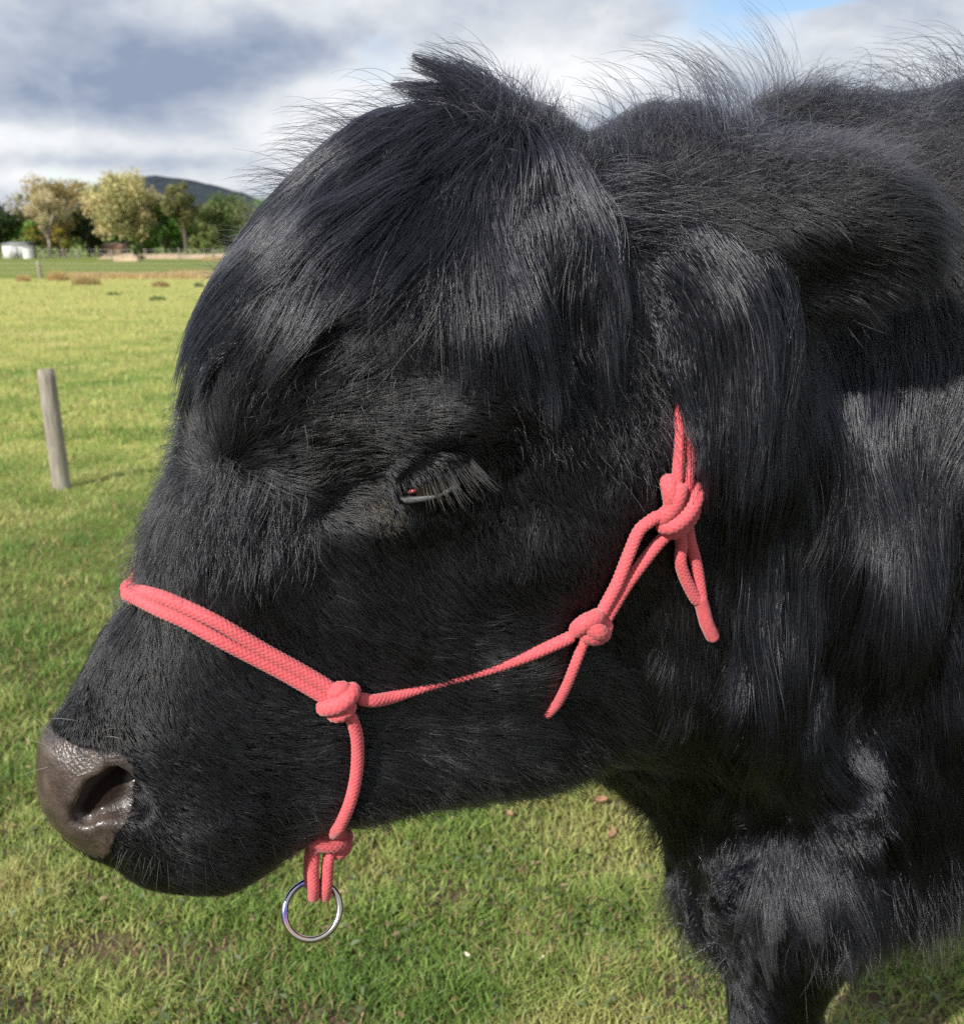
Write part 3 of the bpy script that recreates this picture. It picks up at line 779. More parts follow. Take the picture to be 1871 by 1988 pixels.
def frames(C):
    T = norm(np.gradient(C, axis=0)); Nn = np.empty_like(T)
    v = np.cross(T[0], A3(.3, .9, .2)); Nn[0] = v / np.linalg.norm(v)
    for i in range(1, len(T)):
        v = Nn[i - 1] - T[i] * (Nn[i - 1] @ T[i]); Nn[i] = v / np.linalg.norm(v)
    return T, Nn, np.cross(T, Nn)
def tube(C, rad, seg=28, braid=.00030, cap_round=True, cells=6, pitch=.0034):
    C = np.asarray(C, float); n = len(C); rad = np.broadcast_to(np.asarray(rad, float), (n,)).copy()
    T, Na, Nb = frames(C)
    s = np.r_[0, np.cumsum(np.linalg.norm(np.diff(C, axis=0), axis=1))]
    if cap_round:
        e = np.minimum(s, s[-1] - s) / rad
        rad = rad * np.sqrt(np.clip(1 - (1 - np.clip(e, 0, 1)) ** 2, .002, 1))
    ph = np.linspace(0, 2 * np.pi, seg, endpoint=False)
    h = 0
    if braid:
        q = 2 * np.pi * s / pitch
        h = braid * np.cos(cells * ph)[None] * np.cos(q)[:, None] + braid * .3 * np.cos(cells * ph[None] + q[:, None])
    r = rad[:, None] + h * (rad / rad.max())[:, None]
    V = C[:, None] + r[..., None] * (Na[:, None] * np.cos(ph)[None, :, None] + Nb[:, None] * np.sin(ph)[None, :, None])
    i = np.arange(n - 1)[:, None]; j = np.arange(seg)[None]
    Q = np.stack([i * seg + j, i * seg + (j + 1) % seg, (i + 1) * seg + (j + 1) % seg, (i + 1) * seg + j], -1).reshape(-1, 4)
    return V.reshape(-1, 3), Q
def merge(parts):
    V, Q, o = [], [], 0
    for v, q in parts: V.append(v); Q.append(np.asarray(q) + o); o += len(v)
    return np.vstack(V), np.vstack(Q)
RR = .0044
def S(pts, r=RR, base=.0036):
    """points (u, v, h): on the coat under photo point u, v, lifted h rope radii"""
    pts = np.array(pts, float)
    p, n_ = hit(pts[:, 0], pts[:, 1])
    bad = ~np.isfinite(p).all(1)
    if bad.any():
        print('rope points off the animal', pts[bad].tolist())
        ab = head_ab(pts[bad, 0], pts[bad, 1]); p[bad] = from_head(ab[:, 0], ab[:, 1], np.zeros(bad.sum())); n_[bad] = EN
    return p + n_ * (base + r * (pts[:, 2:3] + .55))
def mir(P): P = np.asarray(P); return P - 2 * ((P - HO) @ EN)[:, None] * EN
def rope(name, strands, r=RR, mottle=0.0, press=True, **kw):
    parts = []
    for st in strands:
        L = np.linalg.norm(np.diff(st, axis=0), axis=1).sum()
        C = spline(st, max(8, int(L / .00055)))
        parts.append(tube(C, r, **kw))
        if press: ROPE_KD.extend([(c, r) for c in C[::4]])
    V, Q = merge(parts)
    me = np_mesh(name, V, Q)
    if mottle: vattr(me, 'mottle', np.full(len(V), mottle))
    return link(name, me, rope_m, halter)
def headmed(u, v): ab = head_ab(np.array([u], float), np.array([v], float)); return from_head(ab[:, 0], ab[:, 1], np.zeros(1))[0]
# noseband, two strands over the bridge of the nose and down the far side
lo_ = S([(268,1160,.2),(320,1183,.2),(372,1206,.2),(425,1235,.2),(477,1263,.25),(550,1302,.3),(623,1342,.5),(645,1352,.6)])
up_ = S([(262,1142,-.1),(300,1151,.0),(346,1164,.1),(425,1201,.15),(516,1256,.25),(580,1291,.35),(628,1318,.5),(648,1332,.6)])
top_lo = headmed(258, 1164) + A3(.001, 0, .0); top_up = headmed(262, 1146) + A3(.001, 0, .001)
rope('noseband', [np.vstack([mir(lo_)[::-1], top_lo[None], lo_]), np.vstack([mir(up_)[::-1], top_up[None], up_])])
KN = .0060
nk = [S([(627,1370,-.8),(632,1359,.8),(655,1348,1.5),(676,1334,1.1),(685,1325,-.5)], KN),
      S([(638,1377,-.6),(654,1373,.5),(670,1361,.8),(678,1347,.3)], KN), S([(638,1340,.1),(651,1329,.6),(664,1326,.6),(675,1331,.3)], KN)]
rope('knot', nk, KN, cells=7, braid=.0003)
rope('knot', [mir(x) for x in nk], KN, press=False)
ck = S([(690,1346,.2),(720,1352,.1),(760,1352,-1.1),(800,1344,-1.9),(850,1332,-2.25),(910,1316,-2.2),(970,1297,-2.0),(1030,1272,-1.5),(1075,1248,-.7),(1105,1226,.3)])
rope('cheek_rope', [ck], press=False)
rope('cheek_rope', [mir(ck)], press=False)
# chin strap down to the knot under the jaw
chin_top = headmed(640, 1608) + A3(0, 0, -.004)
CH = S([(676,1375,.5),(688,1410,.3),(691,1450,.2),(687,1500,.2),(676,1545,.2),(660,1580,.2),(650,1596,.1)])
kc = headmed(632, 1628) + EN * .024
def CHP(u, v, d=0.0):                                    # a point in the plane of the dangling knot, d towards the camera
    k = np.array([u], float); o = kc + EN * d
    dr = ray(u, v); t = ((o - CPOS) @ EN) / (dr @ EN); return CPOS + dr * t
rope('chin_strap', [np.vstack([CH, CHP(641, 1622, -.001)[None]]), np.vstack([mir(CH), CHP(640, 1612, -.006)[None]])])
rope('knot', [np.array([CHP(668,1612,-.004), CHP(670,1628,.004), CHP(655,1640,.010), CHP(630,1640,.011), CHP(606,1630,.008), CHP(594,1620,-.002)]),
              np.array([CHP(598,1634,-.006), CHP(600,1622,.005), CHP(620,1612,.010), CHP(645,1612,.010), CHP(662,1622,.004), CHP(668,1640,-.006)]),
              np.array([CHP(672,1622,-.004), CHP(668,1645,.003), CHP(655,1655,.003), CHP(640,1645,.0)]),
              np.array([CHP(640,1600,.0), CHP(630,1620,.006), CHP(616,1640,.008), CHP(612,1650,.004)])], .0058, mottle=.7, press=False, cells=7, braid=.0003)
rt_, ringc = .0024, CHP(606, 1767)
yb = 1741
rope('ring_loop', [np.array([CHP(612,1640,.005), CHP(608,1675,.0068), CHP(608,1705,.0070), CHP(609,1726,.006), CHP(609,yb,.000), CHP(608,1726,-.006), CHP(606,1695,-.006), CHP(604,1645,-.004)]),
                   np.array([CHP(644,1640,.005), CHP(637,1675,.0068), CHP(635,1705,.0070), CHP(633,1726,.006), CHP(632,yb - 1,.000), CHP(631,1726,-.006), CHP(634,1695,-.006), CHP(640,1645,-.004)])], .0044, mottle=.12, press=False)
rope('ring_loop', [np.array([CHP(606,1640,-.006), CHP(601,1665,-.0075), CHP(600,1700,-.0075), CHP(606,1728,-.005)])], .0042, mottle=.3, press=False)
# jaw knot, throat rope, doubled rope to the upper knot
jk = [S([(1112,1224,-.6),(1110,1206,.6),(1120,1191,1.0),(1138,1185,.8),(1151,1192,-.5)], KN),
      S([(1116,1194,.6),(1132,1206,1.6),(1148,1218,.9),(1155,1227,-.5)], KN), S([(1113,1215,.5),(1128,1224,.9),(1146,1222,.7),(1157,1206,.4),(1157,1195,-.4)], KN)]
rope('knot', jk, KN, cells=7, braid=.0003); rope('knot', [mir(x) for x in jk], KN, press=False)
rope('throat_rope', [S([(1124,1228,.6),(1116,1252,.3),(1104,1285,.15),(1092,1320,.0),(1078,1355,-.35),(1066,1378,-1.0),(1056,1400,-2.0)])], .0036)
rope('crown_rope', [S([(1146,1196,.6),(1162,1166,.4),(1184,1124,.4),(1206,1070,.4),(1226,1025,.5),(1246,1003,.8),(1268,988,.8)]), S([(1158,1200,.5),(1176,1172,.3),(1204,1126,.3),(1240,1078,.3),(1270,1040,.4),(1294,1014,.8)])])
pk = [S([(1291,921,-.6),(1284,936,.6),(1285,958,.9),(1289,978,.5)], KN),
      S([(1330,932,-.4),(1319,948,1.3),(1298,978,1.8),(1278,1003,1.3),(1266,1012,-.3)], .0064), S([(1331,955,-.5),(1322,975,.7),(1305,1000,1.0),(1288,1019,.6),(1275,1022,-.6)], KN),
      S([(1300,926,.9),(1293,948,1.3),(1284,970,1.2),(1272,990,.7),(1267,1004,-.2)], .0058)]
rope('knot', pk, KN, cells=7, braid=.0003)
rope('crown_rope', [S([(1292,956,1.2),(1298,925,1.0),(1304,885,.6),(1310,850,.1),(1314,820,-.6),(1318,780,-1.5)], .0042), S([(1310,945,1.3),(1318,915,1.0),(1324,870,.6),(1329,830,.3),(1333,795,-.1),(1336,760,-.9),(1338,720,-1.8)])], .0040)
rope('tail_end', [S([(1303,1018,.4),(1308,1050,.3),(1307,1085,.3),(1316,1115,.3),(1332,1148,.4),(1344,1165,.4)]), S([(1318,1004,.4),(1324,1040,.3),(1334,1075,.3),(1342,1110,.3),(1346,1140,.4),(1350,1162,.4)])], .0044)
whip = S([(1341,1146,.3),(1350,1172,.3),(1358,1202,.3),(1368,1224,.3),(1374,1236,.3)], .0052)
Cw = spline(whip, 90)
V, Q = tube(Cw, .0053, braid=.00012, cells=0, pitch=.0011)
link('whipping', np_mesh('whipping', V, Q), rope_m, halter)
ROPE_KD.extend([(c, .0053) for c in Cw[::4]])

# ---- the ring
ring_m, gn, gb = principled('heat_tinted_steel', (0.56, 0.52, 0.47), 0.16, metal=1.0)
gg = gn.n('ShaderNodeTexCoord'); gs = gn.n('ShaderNodeSeparateXYZ', ins={0: gg.outputs['Object']})
tint = gn.math('ADD', gn.math('MULTIPLY', gs.outputs[0], -42.0), gn.math('MULTIPLY', gs.outputs[2], 30.0))
setin(gn, gb, 'Base Color', gn.ramp(tint, [(.0, (0.54, 0.50, 0.45)), (.52, (0.62, 0.52, 0.36)), (.72, (0.55, 0.30, 0.55)), (.9, (0.20, 0.22, 0.60)), (1.0, (0.5, 0.5, 0.55))]))
setin(gn, gb, 'Roughness', gn.math('ADD', .10, gn.math('MULTIPLY', gn.noise(gg.outputs['Object'], 300, 4), .14)))
zdep = (ringc - CPOS)[1] * CT - (ringc - CPOS)[2] * ST
Rr = 53 * zdep / FPX
th = np.linspace(0, 2 * np.pi, 121)
RU = norm(np.cross(A3(0, 0, 1), -ray(606, 1767)) + EN * .12); RV = norm(np.cross(-ray(606, 1767), RU) + EN * .05)
Cr = (np.cos(th)[:, None] * RU + np.sin(th)[:, None] * RV) * Rr
V, Q = tube(Cr[:-1], .0026, seg=20, braid=0, cap_round=False)
n_ = len(Cr) - 1; k_ = np.arange(20)
Q = np.vstack([Q, np.stack([(n_ - 1) * 20 + k_, (n_ - 1) * 20 + (k_ + 1) % 20, (k_ + 1) % 20, k_], 1)])
ring = link('metal_ring', np_mesh('metal_ring', V, Q), ring_m); ring.location = ringc
tag(ring, 'steel ring with a purple heat tint hanging from the halter under the chin', 'ring')
# ---- drop of drool and the straw stuck to the nose
glass, _, wb = principled('water_drop', (1, 1, 1), 0.02); wb.inputs['Transmission Weight'].default_value = 1.0; wb.inputs['IOR'].default_value = 1.33
dp = headmed(264, 1722) + EN * .03
V, Q = uv_sphere(A3(0, 0, 0), (.0014, .0014, .0024), np.eye(3), 16, 10)
dr_ = link('drool_drop', np_mesh('drool_drop', V, Q), glass); dr_.location = dp
tag(dr_, 'clear drop of drool hanging below the lip of the cow', 'drop')
# ---- the coat, visible side dense, the rest thinner
w_vis = np.where(inframe & (tvis < 0.30), 1.0, 0.0)
facew = np.where(TCEN[:, 0] < -0.16, 1.7, 1.0) * np.where((TCEN[:, 0] > .18), .75, 1.0)
P, L = short_coat(NH_COAT, w_vis * facew, 11)
low = (P[:, 0, 2] < 1.02) & (P[:, 0, 0] > .06)
curves('coat', P[~low], 0.00013 + 0.0011 * np.clip(L[~low], 0, .06), cow, M_COAT, 0.8, kind='stuff')
curves('chest_coat', P[low], 0.00013 + 0.0011 * np.clip(L[low], 0, .06), cow, M_LONG, 0.8, kind='stuff')
P, L = short_coat(NH_BACK, np.where(inframe & (tvis < .30), 0.0, 1.0), 12, K=4, frac=.3, lscale=1.3)
curves('far_side_coat', P, np.where(P[:, 0, 0] < .62, .00028, .0009), cow, M_COAT, 0.7, kind='stuff')

def area(uvs, rad, n, seed, jitter_far=False):
    """roots near photo points (u, v), spread over rad metres"""
    C, _ = hit(*np.array(uvs, float).T)
    for k in np.flatnonzero(~np.isfinite(C).all(1)):     # beyond the outline: take the nearest visible skin
        dd = np.hypot(tu - uvs[k][0], tv - uvs[k][1]) + (tvis > .2) * 1e5
        C[k] = TCEN[dd.argmin()]
    d = np.full(len(TCEN), 9.0)
    for c in C: d = np.minimum(d, np.linalg.norm(TCEN - c, axis=1))
    return sample(n, np.clip(1.2 - d / rad, 0, 1) * (d < rad), seed)
def area_poly(poly, n, seed):
    """roots spread evenly over the skin seen inside an outline given in photo points"""
    q = np.stack([tu, tv], 1)
    sd = poly_sd(np.array(poly, float), q)
    return sample(n, np.clip(.5 - sd / 80, 0, 1) * (tvis < .15) * (TCEN[:, 1] < 1.0), seed)
# forelock: parted at the poll, swept to the front and down the temple
FORE = Field([
 (900,235,-.75,.5,1,0,0),(945,255,-.3,.9,1,0,0),(980,260,.25,1,1,0,0),(1030,290,.22,1,1,0,0),(830,260,-.85,.5,1,0,0),(760,285,-.86,.5,1,0,0),(690,325,-.85,.55,1,0,0),(610,390,-.82,.6,1,0,0),(540,465,-.76,.68,1,0,0),
 (480,540,-.72,.72,1,0,0),(430,620,-.6,.8,1,0,0),(850,330,-.72,.7,1,0,0),(780,400,-.76,.66,1,0,0),(700,470,-.82,.6,1,0,0),(620,530,-.9,.5,1,0,0),(540,575,-.92,.42,1,0,0),(880,430,-.5,.86,1,0,0),(820,510,-.7,.7,1,0,0),
 (720,560,-.88,.5,1,0,0),(640,610,-.9,.45,1,0,0),(930,380,.05,1,1,0,0),(960,480,.16,1,1,0,0),(1000,580,.22,1,1,0,0),(1040,660,.18,1,1,0,0),(1010,380,.18,1,1,0,0),(1060,480,.14,1,1,0,0),(1090,600,.06,1,1,0,0),(930,580,.1,1,1,0,0),(1100,380,.12,1,1,0,0),
 (1130,560,-.05,1,1,0,0)], .016, free=.12)
r = np.random.default_rng(5)
def locks(uvs, rad, n, Lr, seed, field, nm, K=12, lift=.25, stiff=.6, grav=.05, fr=.010, cl=(.55, .95), r0=.00027, wave=.2, tight=.9, stray=.22, keep=.002, jit=.0004, hmax=.05, mat=None):
    p, nn = area_poly(uvs, n, seed) if rad is None else area(uvs, rad, n, seed)
    n = len(p); L = r.uniform(Lr[0], Lr[1], n) * PXM * .62
    P = grow(p, nn, field, L, K, lift, stiff, grav, .10, seed + 1, keep=keep, wave=wave, hmax=hmax)
    a = r.uniform(cl[0], cl[1], n); a[r.random(n) < stray] *= .15
    P = clump(P, fr, a, tight, seed); P = clump(P, fr * 5, np.where(a > .2, .4, .05), .8, seed + 3)
    P += np.cumsum(r.normal(0, jit, P.shape), 1)
    curves(nm, P, r0, cow, mat or M_LONG, .72, kind='stuff')
locks([(900,240),(860,255),(810,275),(760,300),(710,330)], .035, int(NH_FORE * .55), (240, 560), 21, FORE, 'forelock', fr=.008, hmax=.016)
locks([(720,330),(660,370),(600,420),(540,490),(490,560),(450,620)], .035, int(NH_FORE * .6), (70, 190), 24, FORE, 'forelock', lift=.12, hmax=.009)
locks([(890,270),(850,320),(800,360),(740,410),(680,450)], .035, int(NH_FORE * .45), (80, 200), 27, FORE, 'forelock', fr=.02, hmax=.016)
locks([(930,255),(960,245),(1000,265),(1040,300),(980,330)], .035, int(NH_FORE * .6), (200, 500), 31, FORE, 'forelock', grav=.08, fr=.008)
locks([(950,360),(1000,400),(1040,360),(1060,430),(1000,480),(940,440)], .04, int(NH_FORE * .6), (90, 270), 34, FORE, 'forelock', grav=.08)

locks([(930,240),(890,245),(850,262),(800,285),(750,310)], .03, int(NH_FORE * .22), (300, 640), 131, FORE, 'forelock', fr=.012, hmax=.018, wave=.26, r0=.0003, cl=(.3, .95), stray=.35, lift=.5)
locks([(945,245),(980,250),(1020,280),(1050,330)], .03, int(NH_FORE * .2), (260, 560), 134, FORE, 'forelock', fr=.012, hmax=.03, wave=.26, r0=.0003, cl=(.3, .95), stray=.35, lift=.5, grav=.08)

def free_tuft(uvs, rad, n, tgt, Lr, seed, K=9, spread=.25, curl=.0, frac=.03, cl=.6, r0=.00018, name='mane', mat=None):
    """stiff or wind-blown strands that leave the coat: tgt = (du, dv) first and last direction, Lr = length range, photo units"""
    p, nn = area(uvs, rad, n, seed)
    r = np.random.default_rng(seed)
    dep = np.linalg.norm(p - CPOS, axis=1)
    RT, UP = A3(1, 0, 0), A3(0, ST, CT)
    def wd(d): d = np.array(d, float); d = d / np.linalg.norm(d); return RT * d[0] - UP * d[1]
    a, b = wd(tgt[0]), wd(tgt[1])
    L = (Lr[0] + (Lr[1] - Lr[0]) * r.random(len(p)) ** 1.7) * dep * PXM
    P = np.empty((len(p), K, 3)); P[:, 0] = p
    jit = r.normal(0, spread, (len(p), 3)); ja = r.normal(0, spread, (len(p), 3))
    ph = r.uniform(0, 6.28, (len(p), 1)); fq = r.uniform(2, 7, (len(p), 1)); sd = norm(r.normal(size=(len(p), 3)))
    for k in range(1, K):
        t = k / (K - 1)
        d = norm((a + ja) * (1 - t) + (b + jit) * t + nn * .25 * (1 - t))
        d = norm(d + sd * (curl * np.sin(ph + fq * t)))
        P[:, k] = P[:, k - 1] + d * (L / (K - 1))[:, None]
    P = clump(P, frac, r.uniform(.2, 1, len(p)) * cl, 1.0, seed)
    s = f_cow(P[:, 1:], False); m = s < .001
    if m.any():
        Q = P[:, 1:][m]; Q += norm(grad(Q)) * (.001 - s[m])[:, None]; P[:, 1:][m] = Q
    curves(name, P, r0, cow, mat or M_LONG, .75, kind='stuff')
# topknot blown to the left
for k, (u0, v0, d0, d1, Lr) in enumerate([(965,220,(-.72,-.78),(-1,-.3),(100,215)),(930,228,(-.8,-.55),(-1,-.1),(90,185)),(992,228,(-.5,-.9),(-.95,-.4),(80,185)),(898,236,(-.9,-.4),(-1,.15),(70,150)),(950,232,(-.6,-.8),(-.9,-.6),(60,150))]):
    free_tuft([(u0, v0)], .017, 300, [d0, d1], Lr, 410 + k, spread=.13, frac=.004, cl=1.0, r0=.00025, name='topknot', curl=.15)
free_tuft([(900,240),(940,235),(990,245)], .028, 420, [(-.4,-.9), (-.9,-.1)], (60, 200), 42, spread=.3, frac=.03, cl=.6, name='topknot', curl=.3)
free_tuft([(990,245),(1030,270),(1070,310),(1100,350)], .03, 2200, [(.25,-1), (.1,-1)], (25, 100), 43, spread=.45, frac=.06, cl=.4, name='topknot', curl=.3)
free_tuft([(800,270),(700,310),(620,370),(540,450),(470,540)], .03, 500, [(-.6,-.6), (-1,.25)], (40, 170), 44, spread=.3, frac=.1, cl=.3, r0=.00014, name='forelock', curl=.3)
free_tuft([(860,225),(760,255),(690,300),(620,350),(560,420)], .03, 170, [(-.8,-.5), (-1,.3)], (90, 240), 45, spread=.22, frac=.15, cl=.4, r0=.00016, name='forelock', curl=.3)
# crest and mane, wind-blown
free_tuft([(1180,350),(1240,340),(1300,325),(1340,310)], .05, 2600, [(-.1,-1), (-.2,-1)], (25, 95), 51, spread=.5, frac=.08, cl=.3, r0=.00015, curl=.4)
free_tuft([(1250,340),(1330,320),(1400,280)], .04, 110, [(.1,-1), (-1,-.05)], (150, 290), 52, spread=.2, frac=.06, cl=.7, curl=.2)
free_tuft([(1390,290),(1440,265),(1480,240)], .03, 170, [(.25,-1), (-.85,-.6)], (130, 260), 53, spread=.22, frac=.04, cl=.8, curl=.2)
free_tuft([(1400,280),(1450,255),(1490,240)], .03, 500, [(.1,-1), (-.1,-1)], (40, 120), 50, spread=.35, frac=.05, cl=.6, curl=.4)
free_tuft([(1380,300),(1460,260),(1500,240)], .05, 2400, [(.2,-.8), (.8,-.1)], (30, 110), 54, spread=.5, frac=.04, cl=.5, curl=.6)
free_tuft([(1500,235),(1600,225),(1700,225),(1780,215)], .05, 2800, [(.7,-.45), (.9,.5)], (40, 110), 55, spread=.4, frac=.03, cl=.6, curl=.5)
free_tuft([(1550,230),(1650,220),(1760,210),(1830,200)], .05, 240, [(.2,-1), (-.6,-.6)], (50, 130), 59, spread=.5, frac=.08, cl=.5, curl=.5)
free_tuft([(1780,205),(1830,200),(1860,195)], .04, 90, [(-.1,-1), (-1,.1)], (100, 220), 56, spread=.25, frac=.08, cl=.6, curl=.3)
free_tuft([(1780,215),(1850,200),(1900,190)], .05, 160, [(.2,-1), (.9,-.3)], (50, 140), 57, spread=.4, frac=.06, cl=.6, curl=.3)
free_tuft([(1640,260),(1720,260),(1800,250),(1860,250)], .06, 4200, [(.5,.3), (.45,1)], (110, 240), 58, spread=.22, frac=.010, cl=.85, r0=.00025, curl=.3)
free_tuft([(1420,330),(1500,290),(1580,270)], .05, 2600, [(.7,.0), (.8,.5)], (50, 130), 66, spread=.45, frac=.03, cl=.6, r0=.0002, curl=.6)
free_tuft([(1350,380),(1450,330),(1550,310),(1650,300),(1750,300)], .05, 3000, [(.5,-.5), (.9,.5)], (50, 150), 67, spread=.5, frac=.02, cl=.7, r0=.0002, curl=.7)
free_tuft([(1480,240),(1550,240),(1620,240),(1450,300),(1560,290)], .05, 3000, [(.3,-.7), (.9,.4)], (50, 150), 69, spread=.6, frac=.02, cl=.7, r0=.0002, curl=.9)
# loose hairs standing off the coat
free_tuft([(900,330),(800,400),(1000,400),(700,480),(1050,500),(950,560),(850,560),(700,600),(600,640),(800,650)], .06, 1500, [(-.2,.2), (-.1,1)], (50, 150), 81, spread=.6, frac=.2, cl=.2, r0=.00016, name='forelock', curl=.6)
free_tuft([(1200,500),(1200,700),(1100,750),(1300,560),(1250,800)], .05, 1500, [(.3,.3), (.2,1)], (40, 110), 82, spread=.3, frac=.2, cl=.3, r0=.00016, name='temple_hair', curl=.5)
free_tuft([(355,790),(345,850),(330,920),(312,990),(290,1060),(272,1110)], .025, 900, [(-.9,-.1), (-.45,.9)], (30, 85), 83, spread=.35, frac=.08, cl=.5, r0=.00018, name='nose_hair', curl=.3)
free_tuft([(400,1040),(470,1020),(540,1000),(480,960),(420,960),(340,1040)], .03, 1300, [(-.1,.4), (-.05,1)], (50, 110), 84, spread=.3, frac=.06, cl=.6, r0=.0002, name='nose_hair', curl=.3)
free_tuft([(720,1560),(800,1540),(880,1515),(960,1500),(1040,1490),(1110,1465)], .025, 2200, [(.5,.7), (.9,.5)], (30, 80), 85, spread=.35, frac=.06, cl=.6, r0=.00018, name='jaw_hair', curl=.3, mat=M_DARK)
free_tuft([(1260,1560),(1290,1610),(1310,1680),(1320,1740)], .03, 900, [(-.7,.2), (-.3,.9)], (30, 110), 86, spread=.4, frac=.06, cl=.5, r0=.00016, name='jaw_hair', curl=.5, mat=M_DARK)
M_BROWN = hair_mat('sun_bleached_hair', (0.10, 0.068, 0.042), .4)
free_tuft([(735,1000),(748,1010),(722,992)], .012, 150, [(.2,.4), (.3,1)], (10, 24), 91, spread=.6, frac=.2, cl=.4, r0=.00016, name='tear_stain', mat=M_BROWN)
free_tuft([(800,470),(830,500),(770,500)], .02, 220, [(-.2,.4), (-.4,.9)], (20, 60), 92, spread=.7, frac=.2, cl=.2, r0=.00013, name='bleached_hair', mat=M_BROWN, curl=.6)
free_tuft([(290,1200),(330,1210),(370,1222)], .012, 160, [(-.1,-.4), (.1,.6)], (8, 20), 93, spread=.7, frac=.2, cl=.2, r0=.00013, name='bleached_hair', mat=M_BROWN)
free_tuft([(430,905)], .008, 50, [(0,.6), (0,1)], (8, 20), 94, spread=.8, frac=.2, cl=.2, r0=.00013, name='bleached_hair', mat=M_BROWN)
free_tuft([(1310,500),(1320,520)], .016, 160, [(.3,.4), (.3,1)], (20, 50), 95, spread=.6, frac=.2, cl=.3, r0=.00015, name='bleached_hair', mat=M_BROWN)
# ear curtain
EARF = Field([(1330,490,.6,.8,1,0,0),(1400,500,.8,.6,1,0,0),(1470,520,.7,.7,1,0,0),(1520,570,.4,1,1,0,0),(1540,650,-.05,1,1,0,0),(1500,750,-.15,1,1,0,0),(1450,850,-.2,1,1,0,0),(1390,590,.4,1,1,0,0),(1420,700,.15,1,1,0,0),(1360,650,.15,1,1,0,0),(1640,540,.3,.9,1,0,0)], .02, free=.6)
locks([(1325,500),(1360,530),(1410,550),(1460,560),(1340,560)], .03, int(NH_EAR * .6), (110, 480), 61, EARF, 'ear_hair', lift=.4, stiff=.66, grav=.2, fr=.010, keep=.004)
locks([(1300,610),(1325,640),(1350,600),(1380,640),(1330,700)], .022, int(NH_EAR * .3), (90, 220), 68, EARF, 'ear_hair', lift=.5, grav=.15, fr=.02, keep=.004)
free_tuft([(1420,370),(1520,340),(1620,320),(1730,320),(1820,360)], .035, 5200, [(.6,-.5), (1,.0)], (40, 120), 63, spread=.5, frac=.06, cl=.35, r0=.00019, name='ear_hair', mat=M_LIT_FUZZ, curl=.3)
free_tuft([(1350,400),(1450,340),(1550,315),(1650,300),(1750,310),(1840,360)], .028, 4200, [(.4,-.8), (.9,.3)], (30, 90), 60, spread=.5, frac=.05, cl=.4, r0=.00019, name='ear_hair', mat=M_LIT_FUZZ, curl=.5)
free_tuft([(1240,420),(1200,400),(1280,430)], .035, 2600, [(.8,-.1), (1,.2)], (60, 150), 65, spread=.28, frac=.03, cl=.5, r0=.00024, name='ear_hair')
# neck and brisket long hair
locks([(1470,740),(1580,690),(1920,660),(1920,1180),(1500,1180),(1430,960)], None, NH_NECK, (200, 620), 71, FACE, 'neck_hair', lift=.3, grav=.12, fr=.007, keep=.003, wave=.2, K=11)
locks([(1450,1080),(1920,1080),(1920,1520),(1640,1480),(1480,1380)], None, int(NH_NECK * .6), (160, 500), 73, FACE, 'neck_hair', lift=.4, grav=.08, fr=.01, keep=.003, wave=.24)
locks([(1300,1540),(1440,1420),(1640,1400),(1920,1460),(1920,1600),(1640,1680),(1440,1740),(1330,1690)], None, int(NH_NECK * .6), (90, 260), 75, FACE, 'brisket_hair', lift=.6, grav=.07, fr=.008, keep=.003, wave=.42, cl=(.6, .97), r0=.0003)
free_tuft([(1340,1740),(1370,1790),(1400,1820)], .03, 260, [(-.4,.6), (.3,1)], (90, 200), 77, spread=.4, frac=.05, cl=.8, r0=.0003, name='brisket_hair', curl=2.0)
free_tuft([(1700,1760),(1780,1720),(1850,1680),(1900,1660),(1640,1800)], .05, 2600, [(.0,1), (.2,1)], (40, 150), 78, spread=.35, frac=.04, cl=.5, name='brisket_hair')

# ---- eye
eye_m, en_, eb_ = principled('eye_gloss', (0.012, 0.008, 0.007), 0.06); eb_.inputs['Coat Weight'].default_value = 0.8
link('eyeball', np_mesh('eyeball', *uv_sphere(EYE_C, (.0196, .0196, .0196), EYE_M)), eye_m, cow)
pink, _, pb_ = principled('eye_corner_flesh', (0.22, 0.045, 0.04), 0.12); pb_.inputs['Coat Weight'].default_value = 0.1
link('tear_duct', np_mesh('tear_duct', *uv_sphere(EYE_C + EYE_M.T @ A3(-.0150, -.0046, .0122), (.0036, .0017, .0028), EYE_M, 20, 12)), pink, cow)
# lashes: a thick curtain from the upper lid
nl = 80
xs = np.sort(-.009 + .036 * r.random(nl) ** .75)
yl = -.0065 + 6.5 * xs ** 2 + .03 * xs + .0042 + r.uniform(0, .0025, nl)
zl = np.sqrt(np.clip(.0222 ** 2 - np.clip(xs * .85, -.02, .02) ** 2 - (yl * .9) ** 2, 1e-6, 1))
root = EYE_C + np.stack([xs, yl, zl], 1) @ EYE_M
K = 7; t = np.linspace(0, 1, K)[None, :, None]
fwdx = np.clip((xs + .006) / .025, -.3, 1)
Ls = r.uniform(.010, .028, nl) * np.clip(.45 + (xs + .013) / .026, .4, 1)
D0 = norm(np.stack([fwdx * .25, -.75 + r.normal(0, .15, nl), .6 + r.normal(0, .2, nl)], 1)) @ EYE_M
D1 = norm(np.stack([fwdx * .55 + r.normal(0, .16, nl), -1 + 0 * xs, .12 + r.normal(0, .15, nl)], 1)) @ EYE_M
Pl = root[:, None] + Ls[:, None, None] * (D0[:, None] * (t - .5 * t ** 2) + D1[:, None] * .62 * t ** 1.5)
Pl = clump(Pl, .25, .25, 1.5, 3)
M_LASH = hair_mat('lash_hair', (0.008, 0.008, 0.009), 0.3)
curves('eyelashes', Pl, 0.00017, cow, M_LASH, .7, kind='stuff')

